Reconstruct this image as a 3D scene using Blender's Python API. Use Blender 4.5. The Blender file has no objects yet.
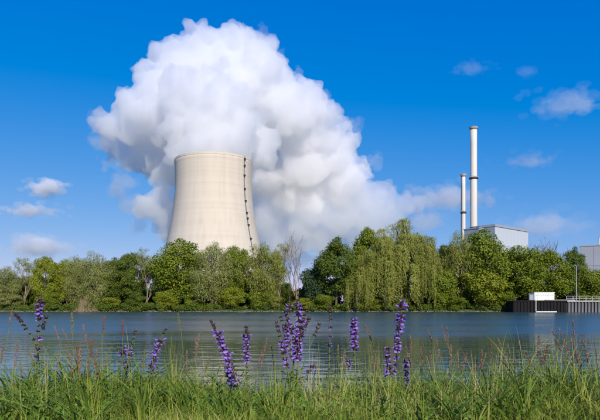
import bpy, bmesh, math, random
import numpy as np
from mathutils import Vector, Matrix

# ---------------------------------------------------------------- camera, sky, sun, exposure
sc = bpy.context.scene
col = sc.collection
EYE = 1.8                      # eye height over the water (z = 0)
FPX = 600 * 35 / 36            # focal length in photograph pixels
HORIZON = 305                  # row of the horizon in the photograph
cam = bpy.data.cameras.new('camera')
cam_o = bpy.data.objects.new('camera', cam)
col.objects.link(cam_o)
sc.camera = cam_o
cam_o.location = (0, 0, EYE)
cam_o.rotation_euler = (math.pi / 2, 0, 0)
cam.lens = 35
cam.sensor_width = 36
cam.shift_y = (HORIZON - 210) / 600
cam.clip_start = 0.05
cam.clip_end = 40000

AZ, EL = math.radians(18), math.radians(28)      # sun behind the camera, a little to the right
world = bpy.data.worlds.new('World')
sc.world = world
world.use_nodes = True
wn = world.node_tree
sky = wn.nodes.new('ShaderNodeTexSky')
sky.sky_type = 'NISHITA'
sky.sun_disc = False
sky.sun_elevation = EL
sky.sun_rotation = math.pi - AZ
sky.altitude = 400
sky.air_density = 1.0
sky.dust_density = 0.25
sky.ozone_density = 4.0
sep = wn.nodes.new('ShaderNodeSeparateColor')          # one even grade for the whole sky: clearer, deeper blue
cmb = wn.nodes.new('ShaderNodeCombineColor')
wn.links.new(sky.outputs[0], sep.inputs[0])


def _m(op, a, b):
    n = wn.nodes.new('ShaderNodeMath')
    n.operation = op
    for i, q in enumerate((a, b)):
        if isinstance(q, (int, float)): n.inputs[i].default_value = q
        else: wn.links.new(q, n.inputs[i])
    return n.outputs[0]


red = _m('MAXIMUM', _m('MULTIPLY', _m('SUBTRACT', sep.outputs[0], 1.45), 0.93), 0.0)
grn = _m('MULTIPLY', _m('POWER', sep.outputs[1], 0.8), 0.99)
blu = _m('MULTIPLY', _m('POWER', sep.outputs[2], 0.28), 4.3)
for i, q in enumerate((red, grn, blu)): wn.links.new(q, cmb.inputs[i])
wn.links.new(cmb.outputs[0], wn.nodes['Background'].inputs[0])
wn.nodes['Background'].inputs[1].default_value = 0.1

sun = bpy.data.lights.new('sun', 'SUN')
sun.energy = 4.6
sun.angle = math.radians(0.5)
sun.color = (1.0, 0.93, 0.82)
sun_o = bpy.data.objects.new('sun', sun)
col.objects.link(sun_o)
sun_o.location = (40, -100, 90)
sun_o.rotation_euler = Vector((math.sin(AZ) * math.cos(EL), -math.cos(AZ) * math.cos(EL), math.sin(EL))).to_track_quat('Z', 'Y').to_euler()

sc.view_settings.view_transform = 'Standard'
sc.view_settings.look = 'None'
sc.view_settings.gamma = 1
sc.view_settings.exposure = 0.06
sc.render.engine = 'CYCLES'
cy = sc.cycles
cy.use_denoising = True
cy.max_bounces = 16
cy.volume_bounces = 16
cy.diffuse_bounces = 3
cy.glossy_bounces = 3
cy.transmission_bounces = 4
cy.transparent_max_bounces = 48
cy.sample_clamp_indirect = 8


# ---------------------------------------------------------------- helpers
def at(px, py, d):
    return Vector(((px - 300) / FPX * d, d, EYE + (HORIZON - py) / FPX * d))


def X(px, d):
    return (px - 300) / FPX * d


def tag(o, label, cat=None, group=None, kind=None):
    if label: o['label'] = label
    if cat: o['category'] = cat
    if group: o['group'] = group
    if kind: o['kind'] = kind
    return o


def empty(name, loc=(0, 0, 0), rz=0):
    o = bpy.data.objects.new(name, None)
    col.objects.link(o)
    o.location = loc
    o.rotation_euler = (0, 0, rz)
    o.empty_display_size = 0.2
    return o


def link(name, me, parent=None, mat=None, loc=None, rz=None):
    o = bpy.data.objects.new(name, me)
    col.objects.link(o)
    if parent: o.parent = parent
    if mat is not None and len(me.materials) == 0: me.materials.append(mat)
    if loc is not None: o.location = loc
    if rz is not None: o.rotation_euler = (0, 0, rz)
    return o


def np_mesh(name, verts, faces, attr=None, smooth=False):
    """verts (V,3), faces (F,k) arrays -> mesh; attr = per face random value."""
    verts = np.asarray(verts, np.float32)
    faces = np.asarray(faces, np.int32)
    nf, k = faces.shape
    me = bpy.data.meshes.new(name)
    me.vertices.add(len(verts))
    me.vertices.foreach_set('co', verts.ravel())
    me.loops.add(nf * k)
    me.loops.foreach_set('vertex_index', faces.ravel())
    me.polygons.add(nf)
    me.polygons.foreach_set('loop_start', np.arange(0, nf * k, k, dtype=np.int32))
    me.polygons.foreach_set('use_smooth', np.full(nf, smooth))
    if attr is not None:
        a = me.attributes.new('rnd', 'FLOAT', 'FACE')
        a.data.foreach_set('value', np.asarray(attr, np.float32))
    me.update(calc_edges=True)
    return me


class MB:
    """collects simple solids for one mesh"""
    def __init__(s):
        s.v, s.f = [], []

    def box(s, c, size, rz=0, up=None):
        hx, hy, hz = [q / 2 for q in size]
        m = Matrix.Rotation(rz, 3, 'Z')
        b = len(s.v)
        for x in (-hx, hx):
            for y in (-hy, hy):
                for z in (-hz, hz):
                    p = m @ Vector((x, y, z))
                    s.v.append((c[0] + p.x, c[1] + p.y, c[2] + p.z))
        for q in ((0, 1, 3, 2), (4, 6, 7, 5), (0, 4, 5, 1), (2, 3, 7, 6), (0, 2, 6, 4), (1, 5, 7, 3)):
            s.f.append([b + i for i in q])
        return s

    def tube(s, pts, rads, n=6, cap=True):
        pts = [Vector(p) for p in pts]
        b = len(s.v)
        ref = Vector((0.31, 0.2, 0.93)) if abs((pts[-1] - pts[0]).normalized().z) < 0.8 else Vector((1, 0.1, 0))
        for i, p in enumerate(pts):
            t = (pts[min(i + 1, len(pts) - 1)] - pts[max(i - 1, 0)]).normalized()
            u = t.cross(ref).normalized()
            w = t.cross(u)
            r = rads[i] if hasattr(rads, '__len__') else rads
            for k in range(n):
                a = 2 * math.pi * k / n
                s.v.append(tuple(p + u * (math.cos(a) * r) + w * (math.sin(a) * r)))
        for i in range(len(pts) - 1):
            for k in range(n):
                s.f.append([b + i * n + k, b + i * n + (k + 1) % n, b + (i + 1) * n + (k + 1) % n, b + (i + 1) * n + k])
        if cap:
            s.f.append([b + k for k in range(n)][::-1])
            s.f.append([b + (len(pts) - 1) * n + k for k in range(n)])
        return s

    def lathe(s, prof, n=64, closed=False, c=(0, 0)):
        b = len(s.v)
        for r, z in prof:
            for k in range(n):
                a = 2 * math.pi * k / n
                s.v.append((c[0] + math.cos(a) * r, c[1] + math.sin(a) * r, z))
        m = len(prof)
        for i in range(m if closed else m - 1):
            j = (i + 1) % m
            for k in range(n):
                s.f.append([b + i * n + k, b + i * n + (k + 1) % n, b + j * n + (k + 1) % n, b + j * n + k])
        return s

    def prism(s, poly, z0, z1):
        b = len(s.v)
        n = len(poly)
        for z in (z0, z1):
            for x, y in poly: s.v.append((x, y, z))
        for k in range(n):
            s.f.append([b + k, b + (k + 1) % n, b + n + (k + 1) % n, b + n + k])
        s.f.append([b + k for k in range(n)][::-1])
        s.f.append([b + n + k for k in range(n)])
        return s

    def mesh(s, name, smooth=False):
        me = bpy.data.meshes.new(name)
        me.from_pydata(s.v, [], s.f)
        if smooth: me.polygons.foreach_set('use_smooth', [True] * len(me.polygons))
        return me

    def build(s, name, mat, parent=None, smooth=False, loc=None, rz=None):
        return link(name, s.mesh(name, smooth), parent, mat, loc, rz)


# ---------------------------------------------------------------- materials
def new_mat(name):
    m = bpy.data.materials.new(name)
    m.use_nodes = True
    return m, m.node_tree, m.node_tree.nodes['Principled BSDF']


def ramp(nt, stops):
    r = nt.nodes.new('ShaderNodeValToRGB')
    e = r.color_ramp.elements
    while len(e) < len(stops): e.new(0.5)
    for q, (p, c) in zip(e, stops):
        q.position = p
        q.color = (*c, 1)
    return r


def noise_mat(name, c0, c1, scale=1.0, rough=0.8, detail=5, bump=0.0, stretch=(1, 1, 1), metallic=0.0, bdist=0.05):
    m, nt, b = new_mat(name)
    tc = nt.nodes.new('ShaderNodeTexCoord')
    mp = nt.nodes.new('ShaderNodeMapping')
    mp.inputs['Scale'].default_value = stretch
    n = nt.nodes.new('ShaderNodeTexNoise')
    n.inputs['Scale'].default_value = scale
    n.inputs['Detail'].default_value = detail
    n.inputs['Roughness'].default_value = 0.6
    nt.links.new(tc.outputs['Object'], mp.inputs[0])
    nt.links.new(mp.outputs[0], n.inputs['Vector'])
    r = ramp(nt, [(0.32, c0), (0.68, c1)])
    nt.links.new(n.outputs[0], r.inputs[0])
    nt.links.new(r.outputs[0], b.inputs['Base Color'])
    b.inputs['Roughness'].default_value = rough
    b.inputs['Metallic'].default_value = metallic
    if bump:
        bp = nt.nodes.new('ShaderNodeBump')
        bp.inputs['Strength'].default_value = bump
        bp.inputs['Distance'].default_value = bdist
        nt.links.new(n.outputs[0], bp.inputs['Height'])
        nt.links.new(bp.outputs[0], b.inputs['Normal'])
    return m


def leaf_mat(name, stops, trans=0.35, patch=0.35, spec=0.25):
    """leaf colour varies leaf by leaf and branch by branch; light also passes through"""
    m, nt, b = new_mat(name)
    at_ = nt.nodes.new('ShaderNodeAttribute')
    at_.attribute_name = 'rnd'
    tc = nt.nodes.new('ShaderNodeTexCoord')
    n = nt.nodes.new('ShaderNodeTexNoise')
    n.inputs['Scale'].default_value = patch
    n.inputs['Detail'].default_value = 3
    nt.links.new(tc.outputs['Object'], n.inputs['Vector'])
    ad = nt.nodes.new('ShaderNodeMath')
    ad.operation = 'MULTIPLY_ADD'
    ad.inputs[1].default_value = 0.55
    nt.links.new(at_.outputs['Fac'], ad.inputs[0])
    sb = nt.nodes.new('ShaderNodeMath')
    sb.operation = 'MULTIPLY_ADD'
    sb.inputs[1].default_value = 1.1
    sb.inputs[2].default_value = -0.33
    nt.links.new(n.outputs[0], sb.inputs[0])
    nt.links.new(sb.outputs[0], ad.inputs[2])
    r = ramp(nt, stops)
    nt.links.new(ad.outputs[0], r.inputs[0])
    nt.links.new(r.outputs[0], b.inputs['Base Color'])
    b.inputs['Roughness'].default_value = 0.55
    b.inputs['Specular IOR Level'].default_value = spec
    tr = nt.nodes.new('ShaderNodeBsdfTranslucent')
    nt.links.new(r.outputs[0], tr.inputs['Color'])
    mx = nt.nodes.new('ShaderNodeMixShader')
    mx.inputs[0].default_value = trans
    nt.links.new(b.outputs[0], mx.inputs[1])
    nt.links.new(tr.outputs[0], mx.inputs[2])
    nt.links.new(mx.outputs[0], nt.nodes['Material Output'].inputs['Surface'])
    return m


def plain(name, c, rough=0.6, metallic=0.0):
    return noise_mat(name, [q * 0.88 for q in c], [min(1, q * 1.1) for q in c], 0.9, rough, 4, metallic=metallic)


M = {}
M['lime'] = leaf_mat('lime_leaves', [(0.0, (0.130, 0.169, 0.013)), (0.5, (0.234, 0.273, 0.019)), (1.0, (0.360, 0.355, 0.039))], 0.18)
M['mid'] = leaf_mat('mid_green_leaves', [(0.0, (0.075, 0.123, 0.010)), (0.5, (0.169, 0.224, 0.015)), (1.0, (0.280, 0.301, 0.031))], 0.18)
M['dark'] = leaf_mat('dark_green_leaves', [(0.0, (0.045, 0.082, 0.010)), (0.5, (0.104, 0.151, 0.015)), (1.0, (0.180, 0.214, 0.027))], 0.18)
M['blue'] = leaf_mat('bluish_leaves', [(0.0, (0.040, 0.072, 0.035)), (0.5, (0.064, 0.112, 0.048)), (1.0, (0.096, 0.152, 0.064))])
M['silver'] = leaf_mat('silver_willow_leaves', [(0.0, (0.122, 0.151, 0.032)), (0.5, (0.250, 0.276, 0.072)), (1.0, (0.388, 0.395, 0.144))], 0.18)
M['olive'] = leaf_mat('olive_willow_leaves', [(0.0, (0.130, 0.160, 0.021)), (0.5, (0.245, 0.265, 0.043)), (1.0, (0.380, 0.370, 0.093))], 0.18)
M['grass'] = leaf_mat('grass_blades', [(0.0, (0.045, 0.09, 0.010)), (0.35, (0.155, 0.225, 0.02)), (0.7, (0.33, 0.36, 0.055)), (1.0, (0.60, 0.47, 0.24))], 0.25, 1.6)
M['weed'] = leaf_mat('broad_weed_leaves', [(0.0, (0.07, 0.14, 0.014)), (0.6, (0.13, 0.22, 0.025)), (1.0, (0.22, 0.29, 0.04))], 0.22, 2)
M['bark'] = noise_mat('bark', (0.05, 0.042, 0.033), (0.13, 0.11, 0.085), 1.6, 0.9, bump=0.5, stretch=(1, 1, 0.25))
M['pale_bark'] = noise_mat('pale_bark', (0.15, 0.12, 0.08), (0.28, 0.23, 0.16), 1.6, 0.9, stretch=(1, 1, 0.25))
M['twig'] = noise_mat('twig_bark', (0.17, 0.115, 0.07), (0.27, 0.19, 0.12), 0.8, 0.9)
M['stone'] = noise_mat('bank_stone', (0.10, 0.085, 0.06), (0.25, 0.22, 0.17), 1.2, 0.9, bump=0.4)
M['dry_reed'] = leaf_mat('dry_reed', [(0.0, (0.16, 0.12, 0.06)), (0.5, (0.27, 0.21, 0.12)), (1.0, (0.36, 0.29, 0.18))], 0.25)
M['steel_dark'] = noise_mat('near_black_steel', (0.003, 0.0025, 0.003), (0.008, 0.006, 0.007), 0.8, 0.95, stretch=(1, 1, 0.3))  # near-black steel for the left piles, their cap beam and the fill
M['steel_grey'] = noise_mat('grey_sheet_pile_steel', (0.065, 0.063, 0.066), (0.15, 0.145, 0.15), 1.1, 0.6, stretch=(1, 1, 0.3))
M['concrete_cap'] = noise_mat('cap_concrete', (0.24, 0.235, 0.22), (0.38, 0.37, 0.34), 0.9, 0.85)
M['white_paint'] = noise_mat('white_paint', (0.66, 0.65, 0.60), (0.80, 0.79, 0.75), 0.7, 0.55, stretch=(1, 1, 0.3))
M['rail'] = plain('galvanised_rail', (0.36, 0.37, 0.38), 0.5, 0.3)
M['dark_metal'] = plain('dark_metal', (0.035, 0.035, 0.04), 0.6)
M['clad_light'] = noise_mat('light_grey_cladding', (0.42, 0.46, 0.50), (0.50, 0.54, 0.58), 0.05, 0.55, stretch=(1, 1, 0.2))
M['clad_blue_shade'] = noise_mat('blue_grey_and_shade_cladding', (0.22, 0.27, 0.33), (0.28, 0.33, 0.39), 0.05, 0.55, stretch=(1, 1, 0.2))  # blue-grey of the annex; on the hall's end panels shade put into colour
M['clad_trim'] = plain('cladding_trim', (0.30, 0.33, 0.36), 0.5)
M['grey_wall'] = noise_mat('grey_hall_wall', (0.25, 0.27, 0.31), (0.30, 0.32, 0.36), 0.05, 0.7)
M['glass_dark'] = plain('dark_window', (0.03, 0.04, 0.05), 0.12)
M['chimney'] = noise_mat('cream_chimney_concrete', (0.60, 0.56, 0.48), (0.72, 0.68, 0.60), 0.12, 0.8, stretch=(1, 1, 0.15))
M['petal'] = leaf_mat('violet_petals', [(0.0, (0.192, 0.100, 0.448)), (0.5, (0.348, 0.188, 0.694)), (1.0, (0.552, 0.350, 0.896))], 0.35, 4)
M['calyx'] = leaf_mat('brown_purple_calyx', [(0.0, (0.04, 0.018, 0.03)), (0.5, (0.075, 0.035, 0.05)), (1.0, (0.13, 0.07, 0.06))], 0.15, 6)
M['stem'] = leaf_mat('sage_stem', [(0.0, (0.117, 0.169, 0.026)), (0.5, (0.195, 0.247, 0.039)), (1.0, (0.260, 0.286, 0.065))], 0.15, 3)
M['spike'] = leaf_mat('grass_seed_spike', [(0.0, (0.20, 0.115, 0.075)), (0.5, (0.33, 0.20, 0.135)), (1.0, (0.44, 0.31, 0.20))], 0.3, 5)
M['spike_green'] = leaf_mat('green_seed_spike', [(0.0, (0.16, 0.16, 0.05)), (0.5, (0.25, 0.23, 0.08)), (1.0, (0.36, 0.30, 0.14))], 0.3, 5)
M['spike_rust'] = leaf_mat('rust_seed_spike', [(0.0, (0.16, 0.055, 0.02)), (0.5, (0.28, 0.10, 0.04)), (1.0, (0.38, 0.17, 0.08))], 0.25, 5)
M['spike_stem'] = leaf_mat('grass_stalk', [(0.0, (0.169, 0.195, 0.039)), (0.5, (0.260, 0.260, 0.065)), (1.0, (0.377, 0.325, 0.130))], 0.15, 3)


def tower_material():
    m, nt, b = new_mat('cooling_tower_concrete')
    tc = nt.nodes.new('ShaderNodeTexCoord')
    n1 = nt.nodes.new('ShaderNodeTexNoise')           # rain streaks down the shell
    mp = nt.nodes.new('ShaderNodeMapping')
    mp.inputs['Scale'].default_value = (1, 1, 0.05)
    nt.links.new(tc.outputs['Object'], mp.inputs[0])
    nt.links.new(mp.outputs[0], n1.inputs['Vector'])
    n1.inputs['Scale'].default_value = 0.22
    n1.inputs['Detail'].default_value = 6
    n2 = nt.nodes.new('ShaderNodeTexNoise')           # lifts of poured concrete, one ring after another
    mp2 = nt.nodes.new('ShaderNodeMapping')
    mp2.inputs['Scale'].default_value = (0.004, 0.004, 0.24)
    nt.links.new(tc.outputs['Object'], mp2.inputs[0])
    nt.links.new(mp2.outputs[0], n2.inputs['Vector'])
    n2.inputs['Scale'].default_value = 1.0
    n2.inputs['Detail'].default_value = 3
    mx = nt.nodes.new('ShaderNodeMath')
    mx.operation = 'MULTIPLY_ADD'
    mx.inputs[1].default_value = 0.45
    nt.links.new(n2.outputs[0], mx.inputs[0])
    ml = nt.nodes.new('ShaderNodeMath')
    ml.operation = 'MULTIPLY'
    ml.inputs[1].default_value = 0.55
    nt.links.new(n1.outputs[0], ml.inputs[0])
    nt.links.new(ml.outputs[0], mx.inputs[2])
    r = ramp(nt, [(0.25, (0.50, 0.435, 0.345)), (0.5, (0.575, 0.51, 0.415)), (0.75, (0.62, 0.56, 0.465))])
    nt.links.new(mx.outputs[0], r.inputs[0])
    nt.links.new(r.outputs[0], b.inputs['Base Color'])
    b.inputs['Roughness'].default_value = 0.9
    return m


M['tower'] = tower_material()


def ground_material():
    m, nt, b = new_mat('ground_turf')
    tc = nt.nodes.new('ShaderNodeTexCoord')
    n = nt.nodes.new('ShaderNodeTexNoise')
    n.inputs['Scale'].default_value = 1.7
    n.inputs['Detail'].default_value = 8
    nt.links.new(tc.outputs['Object'], n.inputs['Vector'])
    r = ramp(nt, [(0.3, (0.035, 0.05, 0.015)), (0.55, (0.06, 0.085, 0.02)), (0.75, (0.10, 0.085, 0.05))])
    nt.links.new(n.outputs[0], r.inputs[0])
    nt.links.new(r.outputs[0], b.inputs['Base Color'])
    b.inputs['Roughness'].default_value = 0.95
    bp = nt.nodes.new('ShaderNodeBump')
    bp.inputs['Strength'].default_value = 0.6
    bp.inputs['Distance'].default_value = 0.05
    nt.links.new(n.outputs[0], bp.inputs['Height'])
    nt.links.new(bp.outputs[0], b.inputs['Normal'])
    return m


def water_material():
    m, nt, b = new_mat('river_water')
    N, L = nt.nodes.new, nt.links.new
    tc = N('ShaderNodeTexCoord')
    sep = N('ShaderNodeSeparateXYZ')
    L(tc.outputs['Object'], sep.inputs[0])
    # the wind reaches the open water; the near bank shelters a strip of it
    nb = N('ShaderNodeTexNoise')
    nb.inputs['Scale'].default_value = 1.0
    nb.inputs['Detail'].default_value = 6
    mpb = N('ShaderNodeMapping')
    mpb.inputs['Scale'].default_value = (0.06, 0.22, 1)
    L(tc.outputs['Object'], mpb.inputs[0])
    L(mpb.outputs[0], nb.inputs['Vector'])
    wob = N('ShaderNodeMath')
    wob.operation = 'MULTIPLY_ADD'
    wob.inputs[1].default_value = 26.0
    L(nb.outputs[0], wob.inputs[0])
    L(sep.outputs['Y'], wob.inputs[2])
    wind = N('ShaderNodeMapRange')
    wind.interpolation_type = 'SMOOTHSTEP'
    wind.inputs[1].default_value = 36.0
    wind.inputs[2].default_value = 56.0
    L(wob.outputs[0], wind.inputs[0])

    def wave(sx, sy, scale, detail, rot=0.0):
        mp = N('ShaderNodeMapping')
        mp.inputs['Scale'].default_value = (sx, sy, 1)
        mp.inputs['Rotation'].default_value = (0, 0, rot)
        n = N('ShaderNodeTexNoise')
        n.inputs['Scale'].default_value = scale
        n.inputs['Detail'].default_value = detail
        n.inputs['Roughness'].default_value = 0.5
        L(tc.outputs['Object'], mp.inputs[0])
        L(mp.outputs[0], n.inputs['Vector'])
        return n.outputs[0]
    w1 = wave(0.5, 1.35, 1.0, 2.5, 0.06)
    w2 = wave(1.4, 3.0, 1.6, 2, -0.12)
    b1 = N('ShaderNodeBump')
    b1.inputs['Distance'].default_value = 0.03
    b1.inputs['Strength'].default_value = 1.0
    L(w1, b1.inputs['Height'])
    b2 = N('ShaderNodeBump')
    b2.inputs['Strength'].default_value = 1.0
    dm = N('ShaderNodeMapRange')
    dm.inputs[3].default_value = 0.004
    dm.inputs[4].default_value = 0.012
    L(wind.outputs[0], dm.inputs[0])
    L(dm.outputs[0], b2.inputs['Distance'])
    L(w2, b2.inputs['Height'])
    L(b1.outputs[0], b2.inputs['Normal'])
    L(b2.outputs[0], b.inputs['Normal'])
    rr = N('ShaderNodeMapRange')
    rr.inputs[3].default_value = 0.03
    rr.inputs[4].default_value = 0.23
    L(wind.outputs[0], rr.inputs[0])
    gust = N('ShaderNodeTexNoise')                       # gusts: long patches of rougher and smoother water
    gust.inputs['Scale'].default_value = 1.0
    gust.inputs['Detail'].default_value = 5
    mpg = N('ShaderNodeMapping')
    mpg.inputs['Scale'].default_value = (0.035, 0.11, 1)
    mpg.inputs['Location'].default_value = (7, 3, 0)
    L(tc.outputs['Object'], mpg.inputs[0])
    L(mpg.outputs[0], gust.inputs['Vector'])
    gm = N('ShaderNodeMapRange')
    gm.inputs[1].default_value = 0.3
    gm.inputs[2].default_value = 0.7
    gm.inputs[3].default_value = 0.7
    gm.inputs[4].default_value = 1.25
    L(gust.outputs[0], gm.inputs[0])
    rg = N('ShaderNodeMath')
    rg.operation = 'MULTIPLY'
    L(rr.outputs[0], rg.inputs[0])
    L(gm.outputs[0], rg.inputs[1])
    L(rg.outputs[0], b.inputs['Roughness'])
    b.inputs['Base Color'].default_value = (0.024, 0.066, 0.096, 1)
    b.inputs['IOR'].default_value = 1.34
    b.inputs['Specular IOR Level'].default_value = 0.85
    return m


# ---------------------------------------------------------------- ground and water
BANK = 151.0     # far water's edge


def smooth(a, b, v):
    t = np.clip((v - a) / (b - a), 0, 1)
    return t * t * (3 - 2 * t)


def ground_z(x, y):
    x = np.asarray(x, float)
    y = np.asarray(y, float)
    w = 0.25 * np.sin(x * 1.1 + 0.4) + 0.14 * np.sin(x * 2.7)
    lump = 0.03 * np.sin(x * 3.1 + y * 1.3) + 0.025 * np.sin(x * 1.7 - y * 2.9 + 1)
    z = 1.27 + lump - 0.28 * smooth(3.2, 4.7 + w, y) - 2.75 * smooth(4.3 + w, 8.0 + w, y)
    e = BANK + 0.7 * np.sin(x * 0.11) + 0.4 * np.sin(x * 0.37 + 1)
    z = z + 2.4 * smooth(e - 1.6, e + 1.8, y) + 0.2 * smooth(BANK + 4, BANK + 30, y)
    return z


def build_ground():
    xs = np.unique(np.concatenate([np.linspace(-9, 9, 91), np.linspace(-160, 160, 241), np.linspace(-9000, 9000, 41)]))
    ys = np.unique(np.concatenate([np.linspace(-300, 0, 7), np.linspace(0, 9, 46), np.linspace(9, 147, 12), np.linspace(147, 157, 21), np.linspace(157, 220, 8), np.linspace(220, 14000, 30)]))
    gx, gy = np.meshgrid(xs, ys)
    v = np.stack([gx, gy, ground_z(gx, gy)], -1).reshape(-1, 3)
    nx, ny = len(xs), len(ys)
    i = np.arange(ny - 1)[:, None] * nx + np.arange(nx - 1)[None]
    f = np.stack([i, i + 1, i + nx + 1, i + nx], -1).reshape(-1, 4)
    o = link('ground', np_mesh('ground', v, f, smooth=True), mat=ground_material())
    o['kind'] = 'structure'
    wm = MB()
    wm.v = [(-9000, 4.5, 0), (9000, 4.5, 0), (9000, 153.5, 0), (-9000, 153.5, 0)]
    wm.f = [[0, 1, 2, 3]]
    w = wm.build('water', water_material())
    w['kind'] = 'structure'


build_ground()


# ---------------------------------------------------------------- cooling tower
def build_tower():
    D = 650.0
    cx = X(213.7, D)
    root = empty('cooling_tower', (cx, D, 1.25))
    tag(root, 'tall cream concrete cooling tower with flared base rising behind the trees', 'cooling tower')
    ra, zt, b, H = 42.2, 141.0, 105.0, 160.6

    def rad(z): return ra * math.sqrt(1 + ((z - zt) / b) ** 2)
    outer = [(rad(z), z) for z in np.linspace(0, H - 2.4, 72)]
    inner = [(rad(z) - 1.2, z) for z in np.linspace(H - 2.4, 0, 40)]
    MB().lathe(outer + inner, 128, closed=True).build('shell', M['tower'], root, smooth=True)
    rt = rad(H)
    rim = [(rt - 1.3, H - 2.4), (rt + 0.01, H - 2.4), (rt + 0.06, H - 2.2), (rt + 0.06, H - 0.15), (rt - 0.05, H), (rt - 1.3, H)]
    MB().lathe(rim, 128, closed=True).build('rim', M['tower'], root)
    ang = math.radians(-90 + 58)
    lad = MB()
    rung_z = np.linspace(8, H, 60)
    for s in (-0.45, 0.45):
        pts = [((rad(z) + 0.5) * math.cos(ang) - s * math.sin(ang), (rad(z) + 0.5) * math.sin(ang) + s * math.cos(ang), z) for z in rung_z]
        lad.tube(pts, 0.12, 4)
    lad.build('ladder', M['dark_metal'], root)
    zs = [157, 150, 139.5, 125, 112, 99, 93, 86, 71, 60, 47, 34, 20]
    pm = MB().box((0, 0, 0), (1.7, 1.9, 0.4)).box((0.8, 0, 0.7), (0.15, 1.9, 1.0)).box((0, 0.9, 0.7), (1.6, 0.15, 1.0)).box((0, -0.9, 0.7), (1.6, 0.15, 1.0)).mesh('platform')
    for z in zs:
        link('platform', pm, root, M['dark_metal'], ((rad(z) + 1.0) * math.cos(ang), (rad(z) + 1.0) * math.sin(ang), z), ang)


build_tower()


# ---------------------------------------------------------------- steam and clouds (real scattering volumes)
def steam_material(name, density, aniso=0.2, colr=(0.974, 0.974, 0.975)):
    m = bpy.data.materials.new(name)
    m.use_nodes = True
    n = m.node_tree
    n.nodes.clear()
    out = n.nodes.new('ShaderNodeOutputMaterial')
    v = n.nodes.new('ShaderNodeVolumeScatter')
    v.inputs['Color'].default_value = (*colr, 1)
    v.inputs['Density'].default_value = density
    v.inputs['Anisotropy'].default_value = aniso
    n.links.new(v.outputs[0], out.inputs['Volume'])
    return m


_ico = bmesh.new()
bmesh.ops.create_icosphere(_ico, subdivisions=2, radius=1.0)
_icov = np.array([v.co[:] for v in _ico.verts])
_icof = np.array([[v.index for v in f.verts] for f in _ico.faces])
_ico.free()


def puff_mesh(name, balls, voxel, mat, origin, layers, parent=None):
    """union of many round puffs, billowed by displacement; one closed skin round the vapour"""
    vs, fs = [], []
    for i, (c, r) in enumerate(balls):
        rr = np.array(r) if hasattr(r, '__len__') else np.array((r, r, r))
        vs.append(_icov * rr + np.array(c - origin))
        fs.append(_icof + i * len(_icov))
    me = np_mesh(name, np.concatenate(vs), np.concatenate(fs))
    o = link(name, me, parent, mat)
    if parent is None: o.location = origin
    md = o.modifiers.new('union', 'REMESH')
    md.mode = 'VOXEL'
    md.voxel_size = voxel
    md.use_smooth_shade = True
    for k, (kind, size, strength) in enumerate(layers):
        t = bpy.data.textures.new('%s_%d' % (name, k), kind)
        t.noise_scale = size
        if kind == 'CLOUDS': t.noise_depth = 2
        dm = o.modifiers.new('billow%d' % k, 'DISPLACE')
        dm.texture = t
        dm.texture_coords = 'LOCAL'
        dm.strength = strength
        dm.mid_level = 0.45
    m2 = o.modifiers.new('heal', 'REMESH')      # heal self-intersections left by the billows
    m2.mode = 'VOXEL'
    m2.voxel_size = voxel
    m2.use_smooth_shade = True
    return o


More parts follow.
